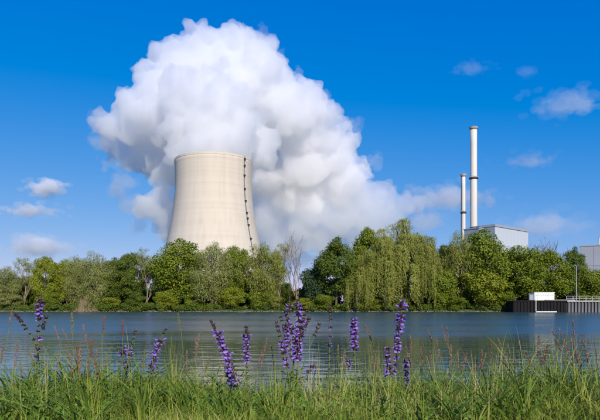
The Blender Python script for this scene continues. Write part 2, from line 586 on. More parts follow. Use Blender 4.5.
def build_plume():
    rnd = random.Random(11)
    S = [(213, 156, 33, 650), (200, 140, 36, 662), (232, 138, 36, 662), (215, 118, 46, 685), (190, 96, 30, 668), (205, 92, 22, 662), (222, 100, 26, 665),
         (168, 118, 40, 720), (140, 125, 34, 750), (112, 128, 17, 760), (154, 102, 32, 740), (128, 103, 16, 750),
         (184, 76, 36, 740), (162, 80, 16, 740), (200, 51, 24, 740), (190, 41, 11, 740), (194, 28, 9, 740), (235, 56, 28, 750), (222, 40, 13, 750), (243, 36, 12, 760), (210, 34, 8, 745),
         (250, 82, 42, 760), (278, 112, 42, 780), (300, 130, 42, 820), (315, 118, 16, 830), (306, 94, 17, 800), (312, 86, 8, 800),
         (330, 155, 34, 860), (340, 146, 15, 880), (296, 174, 40, 850), (262, 175, 30, 840), (362, 168, 14, 880), (338, 182, 26, 880),
         (118, 148, 14, 770), (130, 160, 14, 770), (150, 155, 24, 760), (172, 165, 26, 740), (250, 150, 30, 720),
         (150, 206, 15, 715), (163, 196, 13, 720), (166, 216, 16, 725), (171, 233, 16, 735)]
    B = [(345, 196, 32, 870), (268, 190, 34, 850), (262, 225, 26, 860), (300, 200, 34, 870), (165, 205, 18, 760), (140, 207, 12, 735), (172, 225, 20, 760), (368, 190, 16, 900), (386, 199, 17, 920), (402, 203, 13, 930), (416, 205, 9, 940), (362, 214, 24, 920), (380, 222, 18, 930), (335, 216, 28, 900), (300, 220, 30, 900), (270, 216, 32, 900), (398, 224, 14, 940), (320, 236, 24, 930), (285, 240, 24, 930)]
    V = [(263, 42, 22, 780), (275, 57, 18, 780), (289, 76, 16, 790), (318, 98, 14, 840), (352, 128, 15, 880), (374, 160, 15, 900), (103, 142, 18, 705), (110, 163, 17, 705), (122, 180, 16, 705), (99, 120, 12, 720),
         (132, 205, 16, 730), (118, 192, 12, 730), (178, 235, 24, 760), (140, 225, 14, 750),
         (425, 203, 20, 1040), (445, 201, 20, 1080), (470, 200, 18, 1080), (488, 199, 12, 1080), (412, 190, 12, 1060), (405, 225, 26, 1040), (430, 222, 22, 1080), (360, 236, 28, 1040), (310, 245, 30, 1040), (275, 245, 30, 1000), (385, 240, 26, 1080), (340, 254, 26, 1080), (290, 256, 26, 1060), (375, 205, 26, 960)]
    root = empty('steam_plume', at(213, 155, 650))
    tag(root, 'huge white billowing steam plume pouring from the cooling tower', 'steam plume')

    def grow(S, n, bulge):
        out = []
        for px, py, r, D in S:
            D = min(D, 840 + (D - 840) * 0.25)
            c = at(px, py, D)
            R = r / FPX * D
            out.append((c, R * 0.88))
            for k in range(n):
                v = Vector((rnd.gauss(0, 1), rnd.gauss(0, 1) - 0.4, rnd.gauss(0, 1) + 0.3)).normalized()
                out.append((c + v * R * bulge, R * rnd.uniform(0.12, 0.42)))
        return out

    def shreds(S, n, spread):
        # ragged wisps: only small puffs, thinning outwards
        out = []
        for px, py, r, D in S:
            D = min(D, 840 + (D - 840) * 0.25)
            c = at(px, py, D)
            R = r / FPX * D
            for k in range(n):
                v = Vector((rnd.gauss(0, 1) * 1.15, rnd.gauss(0, 1), rnd.gauss(0, 1) * 0.85))
                if v.length > 1.5: v *= 1.5 / v.length
                f = rnd.uniform(0.10, 0.30) * (1.15 - 0.45 * v.length)
                out.append((c + v * R * spread, (R * f * 1.5, R * f, R * f)))
        return out
    o = root.location.copy()
    puff_mesh('dense_core', grow(S, 22, 0.84), 1.9, steam_material('dense_steam', 0.07), o,
              [('VORONOI', 36, -19), ('VORONOI', 15, -9), ('VORONOI', 7, -5), ('CLOUDS', 5, 6)], root)
    puff_mesh('soft_tail', grow(B, 14, 0.84), 2.6, steam_material('tail_steam', 0.035), o,
              [('VORONOI', 34, -18), ('CLOUDS', 14, 14), ('CLOUDS', 6, 7)], root)
    puff_mesh('thin_veil', shreds(V, 22, 0.42), 2.4, steam_material('thin_steam', 0.017), o,
              [('CLOUDS', 22, 20), ('CLOUDS', 8, 10), ('CLOUDS', 4, 5)], root)
    puff_mesh('outer_veil', shreds(V, 22, 0.5), 2.6, steam_material('outer_steam', 0.009), o,
              [('CLOUDS', 28, 26), ('CLOUDS', 11, 13), ('CLOUDS', 5, 6)], root)
    for c in root.children:
        if 'veil' in c.name: c['kind'] = 'stuff'


build_plume()


def build_clouds():
    # small fair-weather clouds far behind; each is (centre px, py, half width px, half height px, distance m, density, label)
    C = [(47, 188, 22, 10, 3200, 0.02, 'small compact white cloud left of the cooling tower, upper of three'),
         (30, 211, 38, 8, 3600, 0.014, 'thin flat streak of cloud left of the tower, under the compact one'),
         (36, 247, 36, 13, 4200, 0.010, 'pale rounded cloud low above the trees at the left'),
         (567, 104, 46, 13, 3000, 0.0034, 'faint ragged pinkish cloud at the right edge, high above the chimneys'),
         (470, 68, 26, 7, 3000, 0.0018, 'very faint cloud wisp above the chimney tops'),
         (526, 72, 13, 6, 3000, 0.0016, 'tiny faint cloud wisp left of the ragged cloud'),
         (525, 161, 38, 8, 3400, 0.0034, 'faint flat cloud right of the tallest chimney'),
         (450, 197, 44, 12, 3600, 0.006, 'grey cloud streak behind the chimneys beside the steam plume'),
         (545, 226, 50, 15, 4200, 0.0026, 'pale low cloud above the trees at the right')]
    rnd = random.Random(3)
    for i, (px, py, hw, hh, D, den, lab) in enumerate(C):
        c = at(px, py, D)
        k = D / FPX
        root = empty('cloud', c)
        tag(root, lab, 'cloud', 'fair-weather clouds in the blue sky')
        for lay, (grow, dk, n) in enumerate(((0.55, 0.6, 46), (0.85, 0.4, 60), (1.15, 0.25, 60))):
            balls = []
            for j in range(n):
                u = max(-1.15, min(1.15, rnd.gauss(0, 0.42)))
                p = c + Vector((u * hw * k * grow, rnd.gauss(0, 0.3) * hw * k * grow, (rnd.gauss(0.05, 0.42) * max(0.25, 1 - u * u * 0.5)) * hh * k * grow))
                r = hh * k * rnd.uniform(0.12, 0.34) * (1.15 - 0.3 * abs(u))
                balls.append((p, (r * 1.8, r * 1.5, r)))
            puff_mesh('vapour', balls, max(6.0, hh * k / 11), steam_material('cloud_vapour', den * dk, 0.0), c,
                      [('CLOUDS', hh * k * 0.6, hh * k * 0.4), ('CLOUDS', hh * k * 0.25, hh * k * 0.25), ('CLOUDS', hh * k * 0.12, hh * k * 0.14)], root)['kind'] = 'stuff'


build_clouds()


# ---------------------------------------------------------------- chimneys and power station halls
def chimney(px, top, D, r0, r1, rings, label, ladder):
    gz = 1.25
    H = at(px, top, D).z - gz
    root = empty('chimney', (X(px, D), D, gz))
    tag(root, label, 'chimney', 'power station chimneys')
    MB().lathe([(r0 + (r1 - r0) * t, H * t) for t in np.linspace(0, 1, 12)] + [(r1 - 0.5, H), (r1 - 0.5, H - 4), (0.01, H - 4)], 32).build('shaft', M['chimney'], root, smooth=True)
    for frac, dr in rings:
        z = H * frac
        r = r0 + (r1 - r0) * frac
        o = MB().lathe([(r - 0.05, z - 1.2), (r + dr, z - 0.5), (r + dr, z + 0.5), (r - 0.05, z + 0.5)], 32, closed=True).build('platform', M['dark_metal'], root)
        rl = MB()
        rl.lathe([(r + dr - 0.1, z + 1.4), (r + dr, z + 1.4), (r + dr, z + 1.6), (r + dr - 0.1, z + 1.6)], 32, closed=True)
        for k in range(12):
            a = k * math.pi / 6
            rl.box(((r + dr - 0.1) * math.cos(a), (r + dr - 0.1) * math.sin(a), z + 1.0), (0.15, 0.15, 1.2))
        rl.build('railing', M['rail'], o)
    r = r1
    MB().lathe([(r, H - 2.2), (r + 0.9, H - 1.2), (r + 0.9, H + 0.3), (r - 0.3, H + 0.3), (r - 0.3, H - 2.2)], 32, closed=True).build('cap', M['concrete_cap'], root)
    if ladder:
        a = math.radians(195)
        ld = MB()
        for s in (-0.25, 0.25):
            ld.tube([((r0 + (r1 - r0) * t + 0.45) * math.cos(a) - s * math.sin(a), (r0 + (r1 - r0) * t + 0.45) * math.sin(a) + s * math.cos(a), H * t) for t in (0, 0.5, 1)], 0.11, 4)
        ld.build('ladder', M['dark_metal'], root)


chimney(473.6, 127.5, 520, 3.15, 2.9, [(0.715, 1.15)], 'tallest cream chimney with a dark ring halfway up', False)
chimney(463.4, 174.5, 505, 1.95, 1.65, [(0.71, 0.9)], 'shorter thin cream chimney with a ladder, left of the tallest', True)


def hall():
    gz = 1.25
    c = Vector((X(495, 470), 470, 0))
    u = Vector((41, 37, 0)).normalized()       # along the bright long face
    w = Vector((-37, 41, 0)).normalized()      # along the shaded end
    rz = math.atan2(u.y, u.x)
    Lu, Lw, H = 55.3, 22.0, 65.8
    root = empty('turbine_hall', c + Vector((0, 0, gz)), rz)
    tag(root, 'tall light grey clad hall behind the trees, beside the chimneys', 'building')
    MB().box((Lu / 2, Lw / 2, H / 2 - 0.4), (Lu - 0.5, Lw - 0.5, H - 1.2)).build('wall', M['clad_blue_shade'], root)
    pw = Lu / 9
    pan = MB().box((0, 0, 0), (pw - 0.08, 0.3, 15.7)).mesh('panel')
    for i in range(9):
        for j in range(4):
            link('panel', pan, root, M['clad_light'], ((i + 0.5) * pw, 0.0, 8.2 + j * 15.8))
    pw2 = Lw / 4
    pan2 = MB().box((0, 0, 0), (0.3, pw2 - 0.08, 15.7)).mesh('panel')
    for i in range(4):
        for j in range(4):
            link('panel', pan2, root, M['clad_blue_shade'], (0.0, (i + 0.5) * pw2, 8.2 + j * 15.8))  # end panels coloured darker than the long face to paint in its shade
    MB().box((Lu / 2, -0.1, H - 0.9), (Lu + 0.8, 0.5, 1.8)).build('roof_edge', M['clad_trim'], root)
    MB().box((-0.1, Lw / 2 + 0.3, H - 0.9), (0.5, Lw, 1.8)).build('roof_edge', M['clad_trim'], root)
    for i, (x, y) in enumerate(((14, 9), (29, 12), (41, 8))):
        MB().box((x, y, H + 0.6), (3.2, 3.2, 1.6)).box((x, y, H + 1.6), (3.8, 3.8, 0.4)).build('roof_vent', M['clad_trim'], root)
    # lower annex to the left
    c2 = Vector((X(483.5, 476), 476, gz))
    r2 = empty('annex_building', c2, rz)
    tag(r2, 'blue grey flat roofed block at the foot of the chimneys', 'building')
    H2 = at(0, 228.3, 476).z - gz
    MB().box((-2, 7, H2 / 2 - 0.2), (9.5, 13.5, H2 - 0.6)).build('wall', M['clad_blue_shade'], r2)
    p3 = MB().box((0, 0, 0), (0.3, 6.6, 14.6)).mesh('panel')
    for i in range(2):
        for j in range(4):
            link('panel', p3, r2, M['clad_blue_shade'], (-6.75, 3.6 + i * 6.8, 7.6 + j * 14.8))
    MB().box((-2, 7, H2 - 0.25), (10.6, 14.6, 0.8)).build('roof_edge', M['clad_trim'], r2)
    for i in range(2):
        MB().box((-2.5, 3.5 + i * 6, H2 + 0.7), (2.2, 2.6, 1.4)).build('roof_vent', M['dark_metal'], r2)


hall()


def far_buildings():
    gz = 1.25
    D = 430
    H = at(0, 246.5, D).z - gz
    x0 = X(580, D)
    r = empty('grey_hall', (x0, D, gz), math.radians(-27))
    tag(r, 'wide grey flat roofed hall behind the trees at the right edge', 'building')
    MB().box((45, 25, H / 2), (90, 50, H)).build('wall', M['grey_wall'], r)
    MB().box((45, 24.6, H + 0.4), (90.8, 50.4, 0.8)).build('roof_edge', M['clad_trim'], r)
    pm = MB().box((0, 0, 0), (8.8, 0.24, H / 3 - 0.3)).mesh('panel')
    for i in range(10):
        for j in range(3):
            link('panel', pm, r, M['grey_wall'], (4.5 + i * 9, -0.1, H / 6 + j * H / 3))
    MB().lathe([(0.75, H), (0.7, H + 5.8), (0.95, H + 5.9), (0.95, H + 6.6), (0.4, H + 6.6)], 16, c=(13, 9)).build('vent_stack', M['white_paint'], r)
    # white shed with a sloping roof
    D = 215
    s = empty('white_shed', (X(591, D), D, gz), math.radians(-14))
    tag(s, 'white building with a sloping roof at the right edge behind the trees', 'building')
    h0, h1 = at(0, 276, D).z - gz, at(0, 263, D).z - gz
    b = MB()
    b.v = [(0, 0, 0), (16, 0, 0), (16, 9, 0), (0, 9, 0), (0, 0, h0), (16, 0, h1 + 2), (16, 9, h1 + 2), (0, 9, h0)]
    b.f = [[0, 1, 5, 4], [1, 2, 6, 5], [2, 3, 7, 6], [3, 0, 4, 7], [4, 5, 6, 7], [3, 2, 1, 0]]
    b.build('wall', M['white_paint'], s)
    rf = MB()
    sl = (h1 + 2 - h0) / 16
    rf.v = [(-0.6, -0.6, h0 - 0.6 * sl + 0.02), (16.6, -0.6, h0 + 16.6 * sl + 0.02), (16.6, 9.6, h0 + 16.6 * sl + 0.02), (-0.6, 9.6, h0 - 0.6 * sl + 0.02)]
    rf.v += [(x, y, z + 0.45) for x, y, z in rf.v]
    rf.f = [[0, 1, 5, 4], [1, 2, 6, 5], [2, 3, 7, 6], [3, 0, 4, 7], [4, 5, 6, 7], [3, 2, 1, 0]]
    rf.build('roof', M['white_paint'], s)
    for i in range(3):
        w_ = MB().box((3 + i * 4.5, -0.04, 6), (1.8, 0.12, 1.4)).build('window', M['white_paint'], s)
        MB().box((3 + i * 4.5, -0.13, 6), (1.5, 0.06, 1.1)).build('pane', M['glass_dark'], w_)
    # small white building glimpsed through the gap
    D = 190
    p = empty('white_house', (X(455, D), D, gz), math.radians(5))
    h = at(0, 262, D).z - gz
    tag(p, 'small white building glimpsed through the gap between trees, left of the chimneys', 'building')
    MB().box((2, 3, h / 2), (4.2, 6, h)).build('wall', M['white_paint'], p)
    MB().box((2, 3, h + 0.25), (4.8, 6.6, 0.5)).build('roof', M['clad_trim'], p)
    for z in (3, 6, 9, 12):
        if z < h - 1:
            for x in (1.0, 3.0):
                q = MB().box((x, -0.02, z), (1.1, 0.1, 1.4)).build('window', M['white_paint'], p)
                MB().box((x, -0.1, z), (0.9, 0.06, 1.2)).build('pane', M['glass_dark'], q)


far_buildings()


# ---------------------------------------------------------------- quay with hut, railing, lamp post
def quay():
    D = 145.5
    top = at(0, 300.6, D).z
    x0, x1, x2 = X(513, D), X(569, D), X(632, D)
    root = empty('quay_wall', (x0, D, 0))
    tag(root, 'sheet pile quay, black at its left and grey ribbed at its right', 'quay')
    pitch = 0.83
    g = 0.24
    poly = [(-pitch / 2, 0), (-pitch * 0.36, 0), (-pitch * 0.22, -g), (pitch * 0.22, -g), (pitch * 0.36, 0), (pitch / 2, 0), (pitch / 2, 0.12), (-pitch / 2, 0.12)]
    pile = MB().prism(poly, -1.4, top - 0.25).mesh('sheet_pile')
    g2 = 0.38
    poly2 = [(-pitch / 2 + 0.01, 0), (-pitch * 0.30, 0), (-pitch * 0.22, -g2), (pitch * 0.22, -g2), (pitch * 0.30, 0), (pitch / 2 - 0.01, 0), (pitch / 2 - 0.01, 0.12), (-pitch / 2 + 0.01, 0.12)]
    pile2 = MB().prism(poly2, -1.4, top - 0.35).mesh('sheet_pile')
    nd = int((x1 - x0) / pitch)
    for i in range(nd):
        link('sheet_pile', pile, root, M['steel_dark'], ((i + 0.5) * pitch, 0, 0))
    xs = nd * pitch
    nl = int((x2 - x1) / pitch)
    for i in range(nl):
        link('sheet_pile', pile2, root, M['steel_grey'], (xs + 0.05 + (i + 0.5) * pitch, -0.15, 0))
    W = x2 - x0
    MB().box((W / 2, 3.6, top / 2 - 0.9), (W - 0.3, 6.8, top + 1.6)).build('fill', M['steel_dark'], root)
    MB().box((xs / 2, -0.05, top - 0.1), (xs, 0.6, 0.3)).build('cap_beam', M['steel_dark'], root)
    MB().box((xs + (W - xs) / 2, -0.2, top - 0.16), (W - xs, 0.85, 0.38)).build('cap_beam', M['concrete_cap'], root)
    MB().box((x1 - x0 - 2.2, 1.1, top + 0.12), (7.4, 2.4, 0.2)).build('deck_slab', M['concrete_cap'], root)
    MB().box((X(545, D) - x0, -0.65, 0.08), (5.1, 0.7, 0.3)).build('waterline_strip', M['white_paint'], root)  # pale strip along the waterline below the hut
    MB().tube([(X(535.2, D) - x0, -0.42, 0.1), (X(535.2, D) - x0, -0.42, top + 0.2)], 0.1, 8).build('drain_pipe', M['white_paint'], root)
    # railing
    rail = empty('railing', (xs + x0, D + 0.1, top + 0.03))
    tag(rail, 'thin grey metal railing along the top of the grey ribbed quay', 'railing')
    RW = W - xs
    n = int(RW / 1.5)
    post = MB().box((0, 0, 0.55), (0.09, 0.09, 1.1)).mesh('post')
    for i in range(n + 1):
        link('post', post, rail, M['rail'], (0.1 + i * (RW - 0.2) / n, 0, 0))
    for z in (0.55, 1.08):
        MB().box((RW / 2, -0.08, z), (RW, 0.07, 0.09)).build('rail', M['rail'], rail)
    # white hut
    hw = X(555, D) - X(535, D)
    hut = empty('white_hut', (X(535, D), D + 0.35, top + 0.05))
    tag(hut, 'white box shaped hut standing on the black part of the quay', 'hut')
    hh = 1.95
    MB().box((hw / 2, 1.1, hh / 2), (hw, 2.2, hh)).build('wall', M['white_paint'], hut)
    MB().box((hw / 2, 1.1, hh + 0.05), (hw + 0.2, 2.4, 0.12)).build('roof', M['white_paint'], hut)
    rib = MB().box((0, 0, 0), (0.07, 0.06, hh - 0.3)).mesh('rib')
    for i in range(9):
        link('rib', rib, hut, M['white_paint'], (0.25 + i * (hw - 0.5) / 8, -0.03, hh / 2))
    slot = MB().box((0, 0, 0), (0.26, 0.05, 0.14)).mesh('vent_slot')
    for i in range(8):
        link('vent_slot', slot, hut, M['clad_trim'], (0.25 + (i + 0.5) * (hw - 0.5) / 8, -0.03, hh * 0.68))
    # dark cabinet left of the hut
    cb = empty('dark_cabinet', (X(529.5, D), D + 0.5, top + 0.05))
    tag(cb, 'small dark cabinet on the quay against the left end of the white hut', 'cabinet')
    MB().box((0.68, 0.6, 0.75), (1.3, 1.2, 1.5)).build('body', M['dark_metal'], cb)
    MB().box((0.68, 0.55, 1.56), (1.42, 1.4, 0.12)).build('roof', M['clad_trim'], cb)
    MB().box((0.68, -0.03, 0.72), (1.0, 0.06, 1.2)).build('door', M['clad_blue_shade'], cb)
    # lamp post
    lx = X(576.3, 147.5)
    lp = empty('lamp_post', (lx, 147.5, top + 0.02))
    tag(lp, 'slim pale lamp post standing on the quay behind the railing', 'lamp post')
    h = at(0, 266, 147.5).z - top
    MB().tube([(0, 0, 0), (0, 0, h * 0.5), (0, 0, h)], [0.13, 0.11, 0.08], 10).build('pole', M['rail'], lp)
    MB().box((0, 0, 0.06), (0.5, 0.5, 0.12)).build('base_plate', M['rail'], lp)
    MB().tube([(0, 0, h - 0.1), (-0.3, -0.3, h + 0.1), (-0.6, -0.6, h + 0.12)], 0.06, 8).build('arm', M['rail'], lp)
    MB().box((-0.75, -0.75, h + 0.1), (0.7, 0.32, 0.14), math.radians(45)).build('lamp_head', M['clad_light'], lp)


quay()


# ---------------------------------------------------------------- foliage builders
def unit(v): return v / np.maximum(np.linalg.norm(v, axis=-1, keepdims=True), 1e-9)


def leaf_cloud(rs, c, nrm, length, width, along=None):
    """kite shaped leaves, folded a little, at points c facing nrm"""
    n = len(c)
    nrm = unit(nrm)
    a = rs.normal(size=(n, 3)) if along is None else along + 0.35 * rs.normal(size=(n, 3))
    t = unit(a - nrm * (a * nrm).sum(1, keepdims=True))
    b = np.cross(nrm, t)
    L = (length * rs.uniform(0.65, 1.35, n))[:, None]
    W = (width * rs.uniform(0.65, 1.35, n))[:, None]
    v = np.empty((n, 4, 3))
    v[:, 0] = c - t * L * 0.5
    v[:, 1] = c + b * W * 0.5 + t * L * 0.08 + nrm * W * 0.22
    v[:, 2] = c + t * L * 0.5
    v[:, 3] = c - b * W * 0.5 + t * L * 0.08 + nrm * W * 0.22
    return v


def leaves_mesh(name, vq, rnd_attr):
    n = len(vq)
    return np_mesh(name, vq.reshape(-1, 3), np.arange(4 * n).reshape(n, 4), rnd_attr)


def limb(mb, p0, p1, r0, r1, rs, sag=0.12, n=4, sides=5):
    p0, p1 = np.array(p0, float), np.array(p1, float)
    L = np.linalg.norm(p1 - p0)
    pts, rad = [], []
    j = rs.normal(size=3) * L * sag * 0.5
    for i in range(n + 1):
        t = i / n
        p = p0 * (1 - t) + p1 * t + j * math.sin(math.pi * t) + np.array((0, 0, 1)) * L * sag * math.sin(math.pi * t)
        pts.append(p)
        rad.append(r0 * (1 - t) + r1 * t)
    mb.tube(pts, rad, sides)


def broadleaf(seed, h=20.0, w=14.0, nleaf=15000, leaf=0.42, skirt=0.1, nclump=78, clump=1.65, shape=1.0, narrow=0.8, droop=0.0):
    """unit tree of the given size -> (trunk mesh, crown mesh)"""
    rs = np.random.RandomState(seed)
    z0 = h * skirt
    mid, hz = (h + z0) / 2, (h - z0) / 2
    lean = rs.normal(0, 0.03 * h, 2)
    cs, cr = [], []
    lob = rs.uniform(0, 6.28, 3)
    while len(cs) < nclump:
        v = unit(rs.normal(size=3))
        r = rs.uniform(0.25, 1.0) ** 0.45
        a = math.atan2(v[1], v[0])
        out = 1 + 0.16 * math.sin(2 * a + lob[0] + v[2] * 2) + 0.12 * math.sin(3 * a + lob[1] - 3 * v[2])
        zz = v[2] * r
        wid = (1 - 0.35 * max(0, zz) ** 1.5 * shape) * (1 - 0.25 * max(0, -zz))
        R = clump * rs.uniform(0.65, 1.35)
        p = np.array((v[0] * r * (w / 2 - R * 0.6) * out * wid, v[1] * r * (w / 2 - R * 0.6) * out * wid, mid + zz * (hz - R * 0.7)))
        t = p[2] / h
        p[:2] += lean * t
        cs.append(p)
        cr.append(R)
    cs, cr = np.array(cs), np.array(cr)
    tb = MB()
    top = np.array((lean[0] * 0.8, lean[1] * 0.8, h * 0.82))
    base_r = 0.022 * h
    tp = [np.array((0, 0, -0.3)), np.array((0.05, 0, 0.6)), np.array((lean[0] * 0.2, lean[1] * 0.2, h * 0.3)), np.array((lean[0] * 0.5, lean[1] * 0.5, h * 0.58)), top]
    tb.tube(tp, [base_r * 1.5, base_r, base_r * 0.75, base_r * 0.45, base_r * 0.1], 8)
    for p in cs[rs.permutation(nclump)[:34]]:
        zb = np.clip(p[2] - rs.uniform(0.15, 0.35) * h, h * 0.12, h * 0.75)
        t = zb / h
        limb(tb, (lean[0] * t, lean[1] * t, zb), p, base_r * 0.42 * (1.1 - t), 0.035, rs)
    trunk = tb.mesh('trunk', True)
    k = rs.choice(nclump, nleaf, p=cr ** 2 / (cr ** 2).sum())
    d = unit(rs.normal(size=(nleaf, 3)) + np.array((0, 0, 0.25)))
    rr = rs.uniform(0.3, 1.0, nleaf) ** 0.4 * (1 + 0.16 * rs.normal(size=nleaf))
    c = cs[k] + d * (cr[k] * rr)[:, None] * np.array((1.12, 1.12, 0.85))
    c[:, 2] -= droop * rs.uniform(0, 1, nleaf) ** 2 * cr[k]
    nrm = 1.3 * d + 0.6 * rs.normal(size=(nleaf, 3)) + np.array((0, 0, 0.35))
    keep = c[:, 2] > 0.15
    al = None if narrow > 0.6 else np.stack([0.4 * d[:, 0], 0.4 * d[:, 1], -np.ones(nleaf)], 1)
    vq = leaf_cloud(rs, c, nrm, leaf * 1.2, leaf * narrow, al)[keep]
    ctint = rs.uniform(0, 1, nclump)
    at_ = (0.55 * rs.uniform(0, 1, nleaf) + 0.45 * ctint[k])[keep]
    return trunk, leaves_mesh('crown', vq, at_)


def willow(seed, h=20.0, w=14.0, nstrand=640, per=52, leaf=0.36, hang=(0.2, 0.6), wid=0.135):
    """weeping strands hung from arching limbs"""
    rs = np.random.RandomState(seed)
    tb = MB()
    base_r = 0.026 * h
    tb.tube([(0, 0, -0.3), (0.1, 0, h * 0.15), (0.25, 0.1, h * 0.4), (0.1, 0.2, h * 0.7)], [base_r * 1.4, base_r, base_r * 0.7, base_r * 0.2], 8)
    nd = 24
    dome = []
    for i in range(nd):                       # drooping heads, each a limb's end
        a = 2 * math.pi * i * 0.618
        q = math.sqrt((i + 0.5) / nd)
        rad = (w / 2) * q * 0.78
        z = h * (0.96 - 0.45 * q ** 2.2) + rs.normal() * 0.055 * h
        dome.append((rad * math.cos(a), rad * math.sin(a), z))
        limb(tb, (0.15, 0.1, h * rs.uniform(0.22, 0.5)), (rad * math.cos(a), rad * math.sin(a), z - 0.4), base_r * 0.42, 0.05, rs, 0.1)
    dome = np.array(dome)
    trunk = tb.mesh('trunk', True)
    k = rs.randint(0, nd, nstrand)
    d = rs.normal(size=(nstrand, 3)) * np.array((1, 1, 0.45))
    d[:, 2] = np.abs(d[:, 2])
    sp = w * 0.078
    s0 = dome[k] + d * sp * 0.55
    out = unit(np.concatenate([dome[k][:, :2] * 0.55 + d[:, :2] * sp, np.zeros((nstrand, 1))], 1))
    L = rs.uniform(hang[0], hang[1], nstrand) * h
    L = np.minimum(L, s0[:, 2] - rs.uniform(0.3, 2.5, nstrand))
    L = np.maximum(L, 1.2)
    t = rs.uniform(0, 1, (nstrand, per))
    sway = rs.normal(size=(nstrand, 2)) * 0.25
    reach = (0.9 + rs.uniform(0, 1, nstrand)) * w * 0.055
    c = np.empty((nstrand, per, 3))
    arch = (1 - np.exp(-3 * t)) * reach[:, None]
    c[:, :, 0] = s0[:, None, 0] + out[:, None, 0] * arch + sway[:, None, 0] * t
    c[:, :, 1] = s0[:, None, 1] + out[:, None, 1] * arch + sway[:, None, 1] * t
    c[:, :, 2] = s0[:, None, 2] + 0.25 * np.sin(t * 5) * (1 - t) - L[:, None] * t ** 1.25
    c += rs.normal(size=c.shape) * np.array((0.2, 0.2, 0.12))
    n = nstrand * per
    c = c.reshape(n, 3)
    o3 = np.repeat(out, per, 0)
    nrm = np.repeat(d, per, 0) * 0.6 + o3 * 0.7 + 0.6 * rs.normal(size=(n, 3)) + np.array((0, 0, 0.3))
    al = np.repeat(out * 0.25, per, 0) + np.array((0, 0, -1.0))
    vq = leaf_cloud(rs, c, nrm, leaf * 1.35, wid, al)
    st = rs.uniform(0, 1, nd)
    at_ = 0.5 * rs.uniform(0, 1, n) + 0.5 * np.repeat(0.6 * st[k] + 0.4 * rs.uniform(0, 1, nstrand), per)
    keep = c[:, 2] > 0.1
    return trunk, leaves_mesh('crown', vq[keep], at_[keep])


def bare(seed, h=18.0, w=6.5, leaves=0, leaf=0.3, thick=1.0, levels=5):
    """upswept leafless branches; a few leaves if asked"""
    rs = np.random.RandomState(seed)
    tb, tw = MB(), MB()
    tips = []

    def grow(p, d, L, r, lev):
        pts, rad = [p], [r]
        q = p
        for i in range(3):
            d = unit(d + rs.normal(size=3) * 0.1 + np.array((0, 0, 0.12)))
            q = q + d * L / 3
            pts.append(q)
            rad.append(r * (1 - 0.2 * (i + 1)))
        (tb if lev < 2 else tw).tube(pts, rad, 6 if lev < 2 else 3, cap=False)
        if lev == levels:
            tips.append(q)
            return
        nb = 3 if lev < 3 else 2
        for i in range(nb):
            sp = 0.42 if lev else 0.36
            nd = unit(d + rs.normal(size=3) * sp * np.array((1, 1, 0.5)) + np.array((0, 0, 0.16)))
            s = pts[3] if i == 0 else pts[rs.randint(1, 4)]
            grow(s, nd, L * rs.uniform(0.62, 0.84), max(r * 0.55, 0.034 * thick), lev + 1)
    grow(np.array((0, 0, -0.3)), np.array((0.02, 0.0, 1.0)), h * 0.30, 0.016 * h * thick, 0)
    allv = np.array(tb.v + tw.v)
    sx = w / max(1e-3, allv[:, 0].max() - allv[:, 0].min())
    sz = h / allv[:, 2].max()
    scl = np.array((sx, sx, sz))
    tb.v = [tuple(np.array(v) * scl) for v in tb.v]
    tw.v = [tuple(np.array(v) * scl) for v in tw.v]
    trunk, twigs = tb.mesh('trunk', True), tw.mesh('branches')
    lm = None
    if leaves:
        tips = np.array(tips) * scl
        k = rs.randint(0, len(tips), leaves)
        c = tips[k] + rs.normal(size=(leaves, 3)) * 0.38
        lm = leaves_mesh('crown', leaf_cloud(rs, c, rs.normal(size=(leaves, 3)) + np.array((0, -0.3, 0.6)), leaf * 1.2, leaf * 0.6), rs.uniform(0, 1, leaves))
    return trunk, twigs, lm


# prototypes: (meshes, nominal height, nominal width)
PB = [(broadleaf(s, 20, 15, 17000, shape=sh), 20, 15) for s, sh in ((1, 1.0), (2, 0.4), (3, 1.3), (4, 0.7), (9, 0.9))]
PS = [(broadleaf(s, 12, 10, 9000, 0.38, 0.04, 40, 1.5), 12, 10) for s in (5, 6, 8)]
PW = [(willow(s, 20, 15), 20, 15) for s in (21, 22, 23, 24)]
PWL = [(willow(s, 20, 14, 640, 52, 0.36, (0.22, 0.62), 0.135), 20, 14) for s in (31, 32)]
PV = [(broadleaf(s, 20, 14, 19000, 0.46, 0.08, 92, 1.5, 0.7, 0.34, 1.7), 20, 14) for s in (51, 52, 53)]
PN = [bare(s, 18, 6.5, thick=1.35, levels=6) for s in (41, 42)]
PL = [bare(s, 18, 10, 3600) for s in (43, 44)]

TREES = 'trees along the far bank'
_mcache = {}


def with_mat(me, mat):
    key = (me.name, mat.name)
    if key not in _mcache:
        c = me.copy()
        c.materials.clear()
        c.materials.append(mat)
        _mcache[key] = c
    return _mcache[key]


